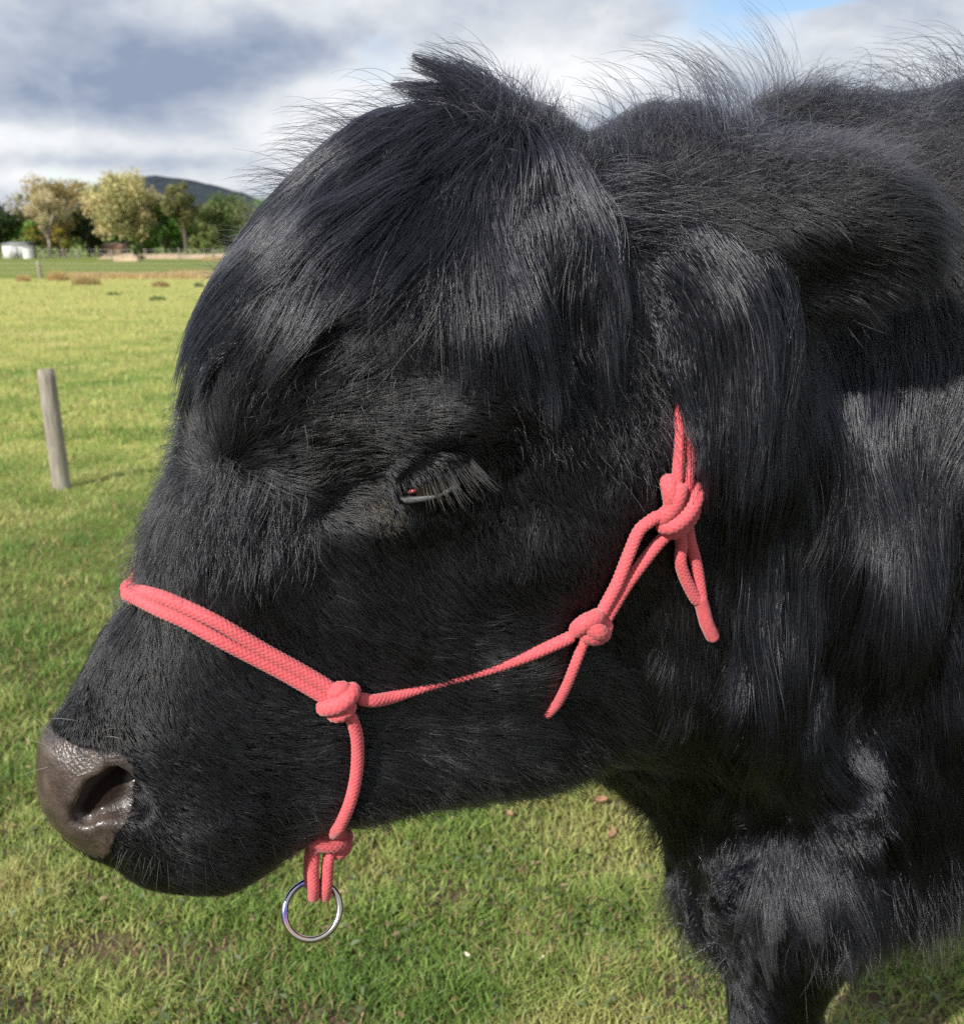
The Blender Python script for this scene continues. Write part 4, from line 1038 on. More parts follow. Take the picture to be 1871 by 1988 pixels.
# ---- whiskers
def whisk(uvs, dirs, Ls, mat, r0):
    pp, nn_ = hit(*np.array(uvs, float).T)
    dep = np.linalg.norm(pp - CPOS, axis=1)
    RT, UP = A3(1, 0, 0), A3(0, ST, CT)
    dd = np.array(dirs, float); D = norm(RT * dd[:, :1] - UP * dd[:, 1:2] + nn_ * .35)
    Lm = np.array(Ls, float) * dep * PXM
    t = np.linspace(0, 1, 6)[None, :, None]
    P = pp[:, None] + Lm[:, None, None] * (D[:, None] * t + A3(0, 0, -.18) * t ** 2)
    curves('whiskers', P, r0, cow, mat, .7, kind='stuff')
whisk([(104,1428),(102,1452),(150,1400),(92,1490),(190,1425),(205,1430)], [(-.6,-.9),(-1,-.55),(-1,-.3),(-1,.15),(1,-.5),(1,-.1)], [60, 50, 46, 44, 44, 34], M_WHITE, .00017)
uu = r.uniform(225, 640, 44); vv = np.interp(uu, [225, 260, 340, 430, 505, 570, 640], [1660, 1672, 1680, 1678, 1655, 1612, 1570]) - r.uniform(-4, 60, 44)
whisk(np.stack([uu, vv], 1), np.stack([np.interp(uu, [225, 340, 640], [-.4, .1, .7]) + r.normal(0, .3, 44), np.ones(44)], 1), r.uniform(16, 52, 44), M_LASH, .00014)
uu = r.uniform(228, 330, 9); vv = np.interp(uu, [225, 330], [1655, 1676]) - r.uniform(0, 14, 9)
whisk(np.stack([uu, vv], 1), np.stack([np.interp(uu, [225, 330], [-.5, .15]) + r.normal(0, .2, 9), np.ones(9)], 1), r.uniform(24, 50, 9), M_WHITE, .00014)
# ================================================================== PASTURE
def fbm(x, y, s, seed, oct_=4):
    r = np.random.default_rng(seed); out = 0; a = 1.0; tot = 0
    for o in range(oct_):
        for _ in range(4):
            th_ = r.uniform(0, 6.28); k = 2 * np.pi / s * (2 ** o) * r.uniform(.7, 1.4)
            out = out + a * np.sin(k * (x * np.cos(th_) + y * np.sin(th_)) + r.uniform(0, 6.28)) * .5
        tot += a; a *= .55
    return out / tot
DIRT = [(*on_ground(u, v)[:2], ru, rv) for u, v, ru, rv in [(330,1885,.20,.11),(200,1850,.13,.09),(420,1940,.16,.09),(860,1740,.10,.06),(1370,1925,.18,.10),(1700,1960,.30,.12),(1190,1560,.05,.03),(1000,1590,.05,.03),(560,1990,.2,.08),(60,1965,.15,.08)]]
def dirt(x, y):
    m = 0
    for cx, cy, a, b in DIRT: m = np.maximum(m, np.exp(-(((x - cx) / a) ** 2 + ((y - cy) / b) ** 2)))
    n_ = fbm(x, y, .35, 5) * .5 + fbm(x, y, 1.6, 6) * .35
    return np.clip(m * 1.1 + n_ * .45 - .16, 0, 1)
def gz_(x, y):
    near = np.exp(-(np.hypot(x, y) / 25) ** 2)
    return near * (.012 * fbm(x, y, .6, 1) + .03 * fbm(x, y, 3.0, 2) * np.clip((np.hypot(x, y) - 1.2) / 3, 0, 1))
def geo_axis(a, n): t = np.linspace(-1, 1, n); return np.sign(t) * a * (np.exp(np.abs(t) * 9) - 1) / (np.exp(9) - 1)
ax = geo_axis(5000, 420); ay = 2.5 + geo_axis(6000, 460)
GX, GY = np.meshgrid(ax, ay, indexing='ij')
V = np.stack([GX, GY, gz_(GX, GY)], -1).reshape(-1, 3)
ii, jj = np.meshgrid(np.arange(len(ax) - 1), np.arange(len(ay) - 1), indexing='ij'); nY = len(ay)
Q = np.stack([ii * nY + jj, (ii + 1) * nY + jj, (ii + 1) * nY + jj + 1, ii * nY + jj + 1], -1).reshape(-1, 4)
gm, gn2, gb2 = principled('pasture_ground', (0.1, 0.1, 0.03), 0.95, spec=0.15)
gme = np_mesh('pasture', V, Q)
vattr(gme, 'dirt', dirt(V[:, 0], V[:, 1]))
gt = gn2.n('ShaderNodeTexCoord'); GO = gt.outputs['Object']
gsep = gn2.n('ShaderNodeSeparateXYZ', ins={0: GO})
g1 = gn2.noise(GO, .9, 6, .62); g2 = gn2.noise(GO, .16, 4, .55); g3 = gn2.noise(GO, 6.0, 6, .7); g4 = gn2.noise(GO, 40.0, 4, .7)
gf = gn2.math('ADD', gn2.math('MULTIPLY', g1, .42), gn2.math('ADD', gn2.math('MULTIPLY', g2, .30), gn2.math('MULTIPLY', g3, .28)))
gcol = gn2.ramp(gf, [(.38, (0.10, 0.17, 0.035)), (.46, (0.19, 0.24, 0.055)), (.53, (0.30, 0.31, 0.085)), (.62, (0.42, 0.39, 0.15))])
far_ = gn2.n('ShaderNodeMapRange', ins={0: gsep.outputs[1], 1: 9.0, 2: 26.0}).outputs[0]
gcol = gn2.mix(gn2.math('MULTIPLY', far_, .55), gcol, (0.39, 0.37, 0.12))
band = gn2.n('ShaderNodeMapRange', ins={0: gsep.outputs[1], 1: 41.0, 2: 43.0}).outputs[0]
gcol = gn2.mix(band, gcol, gn2.mix(gn2.noise(GO, .05, 4), (0.085, 0.13, 0.03), (0.19, 0.21, 0.045)))
soilc = gn2.mix(g4, (0.045, 0.032, 0.020), (0.17, 0.125, 0.080))
da = gn2.n('ShaderNodeAttribute', attribute_name='dirt')
df = gn2.n('ShaderNodeMapRange', ins={0: gn2.math('ADD', da.outputs['Fac'], gn2.math('MULTIPLY', gn2.math('SUBTRACT', g3, .5), .5)), 1: .25, 2: .55}).outputs[0]
nearm = gn2.n('ShaderNodeMapRange', ins={0: gsep.outputs[1], 1: 3.0, 2: 7.0}).outputs[0]
thatch = gn2.mix(nearm, gn2.mix(g4, (0.030, 0.036, 0.012), (0.10, 0.095, 0.032)), gcol)
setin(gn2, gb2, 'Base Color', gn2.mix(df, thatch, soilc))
bump(gn2, gb2, gn2.math('ADD', g4, gn2.math('MULTIPLY', g3, .5)), .8, .02)
gobj = link('pasture', gme, gm); tag(gobj, kind='structure')

# grass blades: one mass
def blades(n, x, y, h, wd, col, lean, seed, seg=3):
    r = np.random.default_rng(seed); n = len(x)
    th_ = r.uniform(0, 6.28, n); la = r.uniform(0, 6.28, n)
    base = np.stack([x, y, gz_(x, y) - .004], 1)
    side = np.stack([np.cos(th_), np.sin(th_), np.zeros(n)], 1); ld = np.stack([np.cos(la), np.sin(la), np.zeros(n)], 1)
    t = np.linspace(0, 1, seg + 1)
    V = []
    for k, tk in enumerate(t):
        c = base + A3(0, 0, 1) * (h * (tk - .35 * lean * tk ** 2))[:, None] + ld * (h * lean * tk ** 1.8)[:, None]
        w = wd * (1 - tk ** 1.6) * .5 + .0002
        if k < seg: V += [c - side * w[:, None], c + side * w[:, None]]
        else: V += [c]
    V = np.stack(V, 1); m = V.shape[1]; o = np.arange(n)[:, None] * m
    Q = np.concatenate([o + np.array([[2 * k, 2 * k + 1, 2 * k + 3, 2 * k + 2]]) for k in range(seg - 1)])
    T = o + np.array([[m - 3, m - 2, m - 1]])
    C = np.repeat(col[:, None], m, 1)
    return V.reshape(-1, 3), Q, T, C.reshape(-1, 3)
def grass_obj(name, sets, mat, **kw):
    V, Q, T, C, o = [], [], [], [], 0
    for v, q, t_, c in sets: V.append(v); Q.append(q + o); T.append(t_ + o); C.append(c); o += len(v)
    V = np.vstack(V); C = np.vstack(C)
    me = np_mesh(name, V, np.vstack(Q), np.vstack(T)); vattr(me, 'tint', np.c_[C, np.ones(len(C))], 'FLOAT_COLOR')
    return tag(link(name, me, mat), **kw)
gr_m = bpy.data.materials.new('grass_blade'); gr_m.use_nodes = True
t_ = gr_m.node_tree; t_.nodes.clear(); nn_ = NT(t_)
ga = nn_.n('ShaderNodeAttribute', attribute_name='tint')
d1 = nn_.n('ShaderNodeBsdfPrincipled', ins={'Base Color': ga.outputs['Color'], 'Roughness': .5, 'Specular IOR Level': .35})
d2 = nn_.n('ShaderNodeBsdfTranslucent', ins={'Color': ga.outputs['Color']})
mx = nn_.n('ShaderNodeMixShader', ins={0: .42, 1: d1.outputs[0], 2: d2.outputs[0]})
nn_.n('ShaderNodeOutputMaterial', ins={0: mx.outputs[0]})
def gcolors(x, y, r):
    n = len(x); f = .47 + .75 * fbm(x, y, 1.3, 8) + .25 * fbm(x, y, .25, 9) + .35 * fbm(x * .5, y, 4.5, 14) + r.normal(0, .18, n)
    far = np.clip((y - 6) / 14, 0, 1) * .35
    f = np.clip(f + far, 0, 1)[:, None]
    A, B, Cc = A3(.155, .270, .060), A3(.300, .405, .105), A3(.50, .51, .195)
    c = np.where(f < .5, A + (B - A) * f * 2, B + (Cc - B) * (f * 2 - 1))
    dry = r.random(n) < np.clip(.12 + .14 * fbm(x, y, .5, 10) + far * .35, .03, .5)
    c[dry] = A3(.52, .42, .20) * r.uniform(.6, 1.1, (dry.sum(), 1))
    return c * r.uniform(.75, 1.2, (n, 1))
def scatter(n, y0, y1, p, half, seed, side=0.0):
    r = np.random.default_rng(seed)
    k = 1 - p; u = r.random(n)
    y = (y0 ** k + (y1 ** k - y0 ** k) * u) ** (1 / k) if abs(k) > 1e-6 else y0 * (y1 / y0) ** u
    x = r.uniform(-1, 1, n) * (half * y + side)
    return x, y, r
sets = []
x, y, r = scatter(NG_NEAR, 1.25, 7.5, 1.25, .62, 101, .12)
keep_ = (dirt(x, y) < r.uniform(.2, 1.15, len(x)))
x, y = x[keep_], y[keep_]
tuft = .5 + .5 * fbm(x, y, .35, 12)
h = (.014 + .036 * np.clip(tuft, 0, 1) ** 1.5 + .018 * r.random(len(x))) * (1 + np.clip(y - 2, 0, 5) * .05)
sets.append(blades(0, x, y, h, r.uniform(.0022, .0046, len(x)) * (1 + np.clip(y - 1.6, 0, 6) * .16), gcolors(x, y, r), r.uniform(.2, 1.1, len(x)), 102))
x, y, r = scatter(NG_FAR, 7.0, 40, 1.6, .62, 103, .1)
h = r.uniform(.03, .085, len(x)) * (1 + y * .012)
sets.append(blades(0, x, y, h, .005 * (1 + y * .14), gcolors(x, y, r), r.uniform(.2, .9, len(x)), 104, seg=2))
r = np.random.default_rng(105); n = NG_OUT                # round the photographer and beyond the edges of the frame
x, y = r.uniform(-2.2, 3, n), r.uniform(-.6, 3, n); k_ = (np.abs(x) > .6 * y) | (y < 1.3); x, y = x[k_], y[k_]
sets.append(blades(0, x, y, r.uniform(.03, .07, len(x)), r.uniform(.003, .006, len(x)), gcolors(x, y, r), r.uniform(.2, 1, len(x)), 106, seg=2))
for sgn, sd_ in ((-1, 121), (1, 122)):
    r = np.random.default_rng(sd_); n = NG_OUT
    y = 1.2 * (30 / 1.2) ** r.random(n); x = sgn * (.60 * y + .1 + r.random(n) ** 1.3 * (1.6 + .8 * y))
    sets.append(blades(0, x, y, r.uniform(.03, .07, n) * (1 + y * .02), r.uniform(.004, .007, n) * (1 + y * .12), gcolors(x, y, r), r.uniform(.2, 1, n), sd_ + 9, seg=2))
grass_obj('grass', sets, gr_m, kind='stuff')

# broad weed leaves among the grass
def leaves(n, seed, y0, y1, size, cols, flat=.5):
    x, y, r = scatter(n, y0, y1, 1.2, .6, seed, .1)
    cl_ = fbm(x, y, .5, seed + 50); k_ = cl_ > r.uniform(-.5, .5, n); x, y = x[k_], y[k_]; n = len(x)
    L = r.uniform(*size, n); W_ = L * r.uniform(.3, .55, n); th_ = r.uniform(0, 6.28, n); el_ = r.uniform(.05, flat, n)
    fw = np.stack([np.cos(th_) * np.cos(el_), np.sin(th_) * np.cos(el_), np.sin(el_)], 1); sd_ = np.stack([-np.sin(th_), np.cos(th_), r.normal(0, .25, n)], 1)
    up_ = np.cross(fw, sd_)
    b = np.stack([x, y, gz_(x, y) + r.uniform(.008, .032, n)], 1)
    tpl = [(0, .06, 0), (0, -.06, 0), (.3, .42, .05), (.3, -.42, .05), (.3, 0, 0), (.65, .42, .02), (.65, -.42, .02), (.65, 0, -.02), (1, 0, -.16)]
    V = np.stack([b + fw * (L * p)[:, None] + sd_ * (W_ * q)[:, None] + up_ * (L * w_)[:, None] for p, q, w_ in tpl], 1)
    o = np.arange(n)[:, None] * 9
    Q = np.concatenate([o + np.array([[1, 3, 4, 0]]), o + np.array([[0, 4, 2, 0]])[:, :4] * 1, o + np.array([[3, 6, 7, 4]]), o + np.array([[4, 7, 5, 2]])])
    Q = np.concatenate([o + np.array([[3, 6, 7, 4]]), o + np.array([[4, 7, 5, 2]])])
    T = np.concatenate([o + np.array([[1, 3, 4]]), o + np.array([[0, 4, 2]]), o + np.array([[0, 1, 4]]), o + np.array([[6, 8, 7]]), o + np.array([[7, 8, 5]])])
    c = np.array(cols)[r.integers(0, len(cols), n)] * r.uniform(.7, 1.25, (n, 1))
    return V.reshape(-1, 3), Q, T, np.repeat(c[:, None], 9, 1).reshape(-1, 3)
grass_obj('weed_leaves', [leaves(5200, 201, 1.3, 5, (.010, .026), [(.12, .18, .06), (.16, .21, .10), (.10, .15, .045), (.20, .24, .14)])], gr_m, kind='stuff')
grass_obj('leaf_litter', [leaves(6000, 203, 1.3, 5, (.008, .022), [(.26, .19, .10), (.14, .10, .06), (.34, .27, .15), (.07, .05, .035)], .3)], gr_m, kind='stuff')
# single dry leaves lying on the turf
for k, (u, v, s_, nm) in enumerate([(1165,1555,.019,'curled tan dry leaf on the grass below the throat of the cow'),(1188,1622,.017,'brown dry leaf beside the chest of the cow'),(990,1583,.014,'small tan dry leaf under the jaw of the cow'),
                                    (1052,1862,.007,'tiny pale dry leaf in the grass between ring and foreleg'),(905,1855,.008,'small pale chip in the grass, nearest below the jaw')]):
    g_ = on_ground(u, v, .022); r = np.random.default_rng(300 + k)
    xs = np.linspace(-1, 1, 9); ys = np.linspace(-1, 1, 5); V = []
    for a in xs:
        for b in ys: V.append((a * s_, b * s_ * .5 * math.sqrt(max(0, 1 - a * a)) , s_ * (.35 * b * b + .25 * a * a) + r.normal(0, s_ * .1)))
    Q = [(i * 5 + j, (i + 1) * 5 + j, (i + 1) * 5 + j + 1, i * 5 + j + 1) for i in range(8) for j in range(4)]
    lm, _, _ = principled('dry_leaf', (.26, .15, .085) if k < 3 else (.6, .55, .42), .7)
    o = link('dry_leaf', np_mesh('dry_leaf', V, Q), lm); o.location = g_; o.rotation_euler = (r.uniform(-.3, .3), r.uniform(-.3, .3), r.uniform(0, 6))
    tag(o, nm, 'leaf', 'dry leaves on the turf')

# ================================================================== THINGS IN THE FIELD
wood_m, wn, wbb = principled('weathered_post', (.3, .27, .22), .85, spec=.2)
wt = wn.n('ShaderNodeTexCoord'); mp = wn.n('ShaderNodeMapping', ins={0: wt.outputs['Object'], 'Scale': (1, 1, .12)})
w1 = wn.noise(mp.outputs[0], 60, 6, .65); w2 = wn.noise(wt.outputs['Object'], 6, 4)
setin(wn, wbb, 'Base Color', wn.mix(w2, wn.ramp(w1, [(.3, (.13, .115, .095)), (.55, (.30, .27, .225)), (.75, (.40, .365, .31))]), wn.ramp(w1, [(.3, (.16, .14, .115)), (.7, (.36, .33, .285))])))
bump(wn, wbb, w1, .7, .006)
def post_mesh(name, r0, r1, h, seed, seg=20, rows=14):
    r = np.random.default_rng(seed); V = []
    for i in range(rows + 1):
        t = i / rows
        for j in range(seg):
            a = 2 * np.pi * j / seg; rr = (r0 + (r1 - r0) * t) * (1 + .03 * np.sin(3 * a + seed) + .02 * np.sin(7 * a) + r.normal(0, .006))
            if i == rows: rr *= .93
            V.append((rr * np.cos(a), rr * np.sin(a), -.12 + (h + .12) * t + (.008 * np.cos(a + 1) if i >= rows - 1 else 0)))
    V.append((0, 0, h + .003))
    Q = [(i * seg + j, i * seg + (j + 1) % seg, (i + 1) * seg + (j + 1) % seg, (i + 1) * seg + j) for i in range(rows) for j in range(seg)]
    T = [(rows * seg + j, rows * seg + (j + 1) % seg, (rows + 1) * seg) for j in range(seg)]
    return np_mesh(name, V, Q, T)
pb = on_ground(121, 950); zt_ = None
ph = (CPOS + ray(95, 717) * (pb[1] / ray(95, 717)[1]))[2]
fp = link('fence_post', post_mesh('fence_post', .052, .047, ph, 3), wood_m); fp.location = pb
fp.rotation_euler = (0, R_(-1.0), 0)
tag(fp, 'weathered round wooden post standing alone in the grass beside the face of the cow', 'post')

# paddock fences: posts and wires are parts
wire_m, _, _ = principled('fence_wire', (.32, .32, .31), .5, metal=.6)
def fence(A, B, n, h, rad, wires, label, wire_r, seed, cat='fence'):
    A, B = A3(*A), A3(*B); root = empty('wire_fence', tuple(A), label=label, cat=cat)
    me = post_mesh('post', rad, rad * .9, h, seed, 10, 4); me.materials.append(wood_m)
    r = np.random.default_rng(seed)
    for i in range(n):
        p = A + (B - A) * i / (n - 1)
        o = bpy.data.objects.new('post', me); COL.objects.link(o); o.parent = root
        o.location = p - A; o.scale = (1, 1, r.uniform(.9, 1.1)); o.rotation_euler = (r.normal(0, .03), r.normal(0, .03), r.uniform(0, 6))
        me.polygons.foreach_set('use_smooth', np.ones(len(me.polygons), bool))
    for z in wires:
        V, Q = tube(np.linspace(A + A3(0, -rad, z * h), B + A3(0, -rad, z * h), 12), wire_r, seg=6, braid=0, cap_round=False)
        link('wire', np_mesh('wire', V, Q), wire_m, root)
f1 = on_ground(75, 540)
fence((f1[0] - 18, f1[1] + .5, 0), (f1[0] + 45, f1[1] - .5, 0), 8, .66, .085, (.35, .65, .92), 'low wire fence with grey posts along the dry grass strip', .006, 11)
fence((-62, 92, 0), (60, 88, 0), 40, 1.0, .06, (.3, .6, .92), 'long pale wire fence in front of the tree line', .012, 12)

straw = [(.60, .43, .20), (.66, .50, .26), (.50, .35, .16)]
def clump_blades(cx, cy, rx, ry, n, hh, wd, seed, cols=straw, lean=(.2, .9)):
    r = np.random.default_rng(seed)
    a = r.uniform(0, 6.28, n); q = np.sqrt(r.random(n))
    x, y = cx + rx * q * np.cos(a), cy + ry * q * np.sin(a)
    h = hh * (1.15 - .7 * q ** 2) * r.uniform(.6, 1.1, n)
    c = np.array(cols)[r.integers(0, len(cols), n)] * r.uniform(.7, 1.2, (n, 1))
    return blades(0, x, y, h, np.full(n, wd), c, r.uniform(*lean, n), seed + 1)
r = np.random.default_rng(400)
st = []
for u0, u1, v, hh, n in ((135, 420, 537, .26, 5200), (330, 470, 532, .22, 2200), (420, 900, 534, .24, 3000), (395, 470, 503, .45, 1500)):
    uu = r.uniform(u0, u1, n); vv = v + r.normal(0, 2.0, n); g_ = on_ground(uu, vv)
    c = np.array(straw)[r.integers(0, 3, n)] * r.uniform(.7, 1.2, (n, 1))
    st.append(blades(0, g_[:, 0], g_[:, 1], hh * r.uniform(.4, 1.1, n), np.full(n, .03), c, r.uniform(.2, .9, n), 410 + n))
grass_obj('dry_grass', st, gr_m, kind='stuff')
for k, (u, v, rx, hh, lb) in enumerate([(45,546,.26,.24,'small brown grass tussock, first from the left edge of the field'),(113,544,.42,.36,'rounded tan grass tussock beside the end of the dry strip'),(168,552,.50,.28,'dark brown tussock in front of the dry grass strip'),(312,556,.30,.18,'low olive tussock in the field near the forehead of the cow')]):
    g_ = on_ground(u, v); o = grass_obj('grass_tussock', [clump_blades(0, 0, rx, rx, 620, hh * 1.4, .022, 430 + k, straw if k < 2 else [(.50, .37, .17), (.42, .32, .15)])], gr_m)
    o.location = (g_[0], g_[1], 0); tag(o, lb, 'grass tussock', 'dead grass tussocks in the field')
for k, (u, v, rx, hh, lb) in enumerate([(220,572,.20,.13,'small dark green weed in the pale field, farther left'),(306,582,.22,.18,'dark green weed in the pale field close to the forelock'),(386,556,.16,.24,'upright dark weed just clear of the forelock of the cow')]):
    g_ = on_ground(u, v); o = grass_obj('weed', [clump_blades(0, 0, rx, rx, 90, hh * .9, .03, 450 + k, [(.08, .15, .05), (.10, .18, .06)])], gr_m)
    o.location = (g_[0], g_[1], 0); tag(o, lb, 'weed', 'dark weeds in the field')

# sandy bank and trees beyond the far fence
earth_m, enn, ebb = principled('sandy_earth', (.42, .29, .17), .95)
ec = enn.n('ShaderNodeTexCoord'); setin(enn, ebb, 'Base Color', enn.ramp(enn.noise(ec.outputs['Object'], .8, 5), [(.3, (.26, .19, .12)), (.6, (.40, .30, .20)), (.8, (.46, .37, .26))]))
def mound(name, cx, cy, lx, ly, hz, seed, mat, nx=60, ny=10, **kw):
    X_, Y_ = np.meshgrid(np.linspace(-1, 1, nx), np.linspace(-1, 1, ny), indexing='ij')
    r2 = np.clip(1 - np.maximum(np.abs(X_) ** 3, np.abs(Y_) ** 2), 0, 1)
    Zm = hz * np.sqrt(r2) * (1 + .35 * fbm(X_ * lx, Y_ * ly, lx * .4, seed)) - .05
    V = np.stack([X_ * lx, Y_ * ly, Zm], -1).reshape(-1, 3)
    i_, j_ = np.meshgrid(np.arange(nx - 1), np.arange(ny - 1), indexing='ij')
    Q = np.stack([i_ * ny + j_, (i_ + 1) * ny + j_, (i_ + 1) * ny + j_ + 1, i_ * ny + j_ + 1], -1).reshape(-1, 4)
    o = link(name, np_mesh(name, V, Q), mat); o.location = (cx, cy, 0); return tag(o, **kw)
def wx(u, Y): return at_y(np.array(u, float), np.array(480.0), Y)[..., 0]
mound('earth_bank', wx(370, 101), 101, 9.0, 2.0, .5, 21, earth_m, kind='structure')
mound('earth_bank', wx(560, 104), 104, 10.0, 2.0, .5, 23, earth_m, kind='structure')
o = mound('dirt_heap', wx(238, 85), 86, 1.1, .7, .45, 22, earth_m, 24, 10); tag(o, 'heap of tan earth beyond the far fence', 'heap')

bark = {}
for nm, c0, c1 in (('pale_bark', (.34, .29, .24), (.50, .44, .38)), ('dark_bark', (.07, .055, .045), (.15, .12, .095))):
    m_, n_, b_m = principled(nm, c0, .9); q = n_.n('ShaderNodeTexCoord')
    setin(n_, b_m, 'Base Color', n_.mix(n_.noise(q.outputs['Object'], 2.5, 5), c0, c1)); bark[nm] = m_
leaf_m = bpy.data.materials.new('tree_leaf'); leaf_m.use_nodes = True
t_ = leaf_m.node_tree; t_.nodes.clear(); nl_ = NT(t_)
la_ = nl_.n('ShaderNodeAttribute', attribute_name='tint')
l1 = nl_.n('ShaderNodeBsdfPrincipled', ins={'Base Color': la_.outputs['Color'], 'Roughness': .6, 'Specular IOR Level': .3})
l2 = nl_.n('ShaderNodeBsdfTranslucent', ins={'Color': la_.outputs['Color']})
nl_.n('ShaderNodeOutputMaterial', ins={0: nl_.n('ShaderNodeMixShader', ins={0: .25, 1: l1.outputs[0], 2: l2.outputs[0]}).outputs[0]})
def tree(name, u, Y, v_top, width, label, cols, barkm='dark_bark', v_base=None, lean=0.0, trunk_h=.3, nblob=26, nleaf=5200, leaf=.30, seed=0, cat='tree', group=None, shape=(1, 1), trunk_r=.22, hang=0.0):
    r = np.random.default_rng(seed); s_ = Y / FPX
    H = CAM_H + (HORIZON_V - v_top) * s_; W_ = width * s_ / 2
    root = empty(name, (float(wx(u, Y)), Y, 0), label=label, cat=cat, group=group)
    zc0 = H * trunk_h; hc = (H - zc0) / 2; cz = zc0 + hc
    B = []
    while len(B) < nblob:
        q = r.uniform(-1, 1, 3)
        if (q ** 2).sum() > 1: continue
        k = 1 - shape[0] * .35 * max(q[2], 0) ** 2
        B.append((q[0] * W_ * .82 * k + lean * H * .5, q[1] * W_ * .82 * k, cz + q[2] * hc * .84, r.uniform(.22, .42) * min(W_, hc * 1.2)))
    B = np.array(B)
    # trunk and limbs
    parts = []
    top = A3(lean * H * .35, 0, cz)
    C = spline([A3(0, 0, -.2), A3(lean * H * .1, 0, H * trunk_h * .5), A3(lean * H * .22, 0, H * trunk_h), top], 18)
    parts.append(tube(C, np.linspace(trunk_r, trunk_r * .45, 18), seg=9, braid=0, cap_round=False))
    for b in B[:: max(1, nblob // 12)]:
        k = int(r.integers(6, 13)); p0 = C[k]; p1 = b[:3]; md = (p0 + p1) / 2 + A3(0, 0, .12 * np.linalg.norm(p1 - p0))
        parts.append(tube(spline([p0, md, p1], 9), np.linspace(trunk_r * .42, trunk_r * .08, 9), seg=6, braid=0, cap_round=False))
    tr = link('trunk', np_mesh('trunk', *merge(parts)), bark[barkm]); tr.parent = root
    wts = B[:, 3] ** 2; nleaf = int(nleaf * 1.5); bi = r.choice(len(B), nleaf, p=wts / wts.sum())
    d = norm(r.normal(size=(nleaf, 3))); rad = B[bi, 3] * r.random(nleaf) ** .33 * r.uniform(.75, 1.15, nleaf)
    P = B[bi, :3] + d * rad[:, None] * A3(1, 1, .85)
    P[:, 2] -= hang * r.random(nleaf) ** 2
    P[:, 2] = np.maximum(P[:, 2], .1)
    n1_ = norm(d * .6 + r.normal(size=(nleaf, 3)) * .8); tx = norm(np.cross(n1_, r.normal(size=(nleaf, 3)))); ty = np.cross(n1_, tx)
    lw = leaf * r.uniform(.6, 1.3, nleaf)[:, None]
    V = np.stack([P - tx * lw * .5, P - ty * lw * .3 + n1_ * lw * .1, P + tx * lw * .5, P + ty * lw * .3 + n1_ * lw * .1], 1).reshape(-1, 3)
    Q = np.arange(nleaf * 4).reshape(-1, 4)
    bc = r.integers(0, len(cols), len(B)); c = np.array(cols, float)[bc[bi]] * r.uniform(.7, 1.3, (nleaf, 1))
    me = np_mesh('crown', V, Q); vattr(me, 'tint', np.c_[np.repeat(c, 4, 0), np.ones(nleaf * 4)], 'FLOAT_COLOR')
    cr_ = link('crown', me, leaf_m, None, smooth=False); cr_.parent = root
    return root
OLIVE = [(0.301, 0.24, 0.088), (0.41, 0.314, 0.122), (0.233, 0.204, 0.077)]
PALE = [(0.554, 0.483, 0.269), (0.461, 0.42, 0.226), (0.627, 0.524, 0.329)]
SAGE = [(0.54, 0.486, 0.229), (0.46, 0.445, 0.202), (0.634, 0.54, 0.27)]
GREEN = [(0.129, 0.258, 0.051), (0.177, 0.305, 0.067), (0.105, 0.2, 0.047)]
DKGR = [(0.034, 0.058, 0.017), (0.042, 0.072, 0.022), (0.048, 0.066, 0.019)]
YELL = [(0.33, 0.285, 0.045), (0.255, 0.255, 0.045)]
GT = 'trees beyond the far fence'
tree('gum_tree', 114, 118, 343, 172, 'broad brown olive gum tree with a dark shaded right half, behind the pale one', OLIVE, seed=1, trunk_h=.15, nblob=34, nleaf=8000, group=GT)
tree('gum_tree', 96, 112, 378, 84, 'pale tan gum tree with a bare white trunk', PALE, 'pale_bark', seed=2, trunk_h=.42, nblob=22, nleaf=3600, trunk_r=.20, lean=.03, group=GT, leaf=.2)
tree('evergreen_tree', -6, 110, 396, 110, 'dark green tree cut by the left edge, above the white shed', GREEN + DKGR, seed=3, trunk_h=.1, nblob=26, nleaf=5600, group=GT)
tree('wattle_bush', 66, 108, 432, 52, 'yellow green bush between the shed and the pale trunk', YELL + GREEN, seed=4, trunk_h=.05, nblob=16, nleaf=2600, cat='bush', group=GT)
tree('wattle_bush', 122, 107, 440, 34, 'small yellow bush right of the pale trunk', YELL, seed=41, trunk_h=.05, nblob=10, nleaf=1300, cat='bush', group=GT)
tree('evergreen_tree', 172, 116, 398, 60, 'near black dense tree between the two big gum trees', DKGR, seed=5, trunk_h=.02, nblob=22, nleaf=4200, group=GT)
tree('gum_tree', 248, 112, 334, 136, 'tall sage coloured gum tree standing in front of the hill', SAGE, seed=6, trunk_h=.20, nblob=40, nleaf=8800, group=GT, hang=.8, trunk_r=.3)
tree('evergreen_tree', 322, 114, 388, 104, 'bright green bushy tree right of the tall sage gum', GREEN + [(.10, .16, .03)], seed=7, trunk_h=.02, nblob=28, nleaf=5600, group=GT)
tree('gum_tree', 362, 110, 356, 74, 'slim olive tree with a dark leaning trunk', [(.20, .20, .075), (.16, .165, .06)], seed=8, trunk_h=.35, nblob=20, nleaf=3200, lean=-.05, group=GT, trunk_r=.24)
tree('evergreen_tree', 440, 116, 378, 146, 'wide rounded green tree beside the forehead of the cow', [(.13, .18, .055), (.10, .16, .045), (.16, .19, .07)], seed=9, trunk_h=.05, nblob=34, nleaf=7600, group=GT)
tree('wattle_bush', 400, 106, 428, 60, 'light green bush in front of the wide rounded tree', [(.17, .21, .065), (.14, .19, .055)], seed=10, trunk_h=.05, nblob=14, nleaf=2400, cat='bush', group=GT)
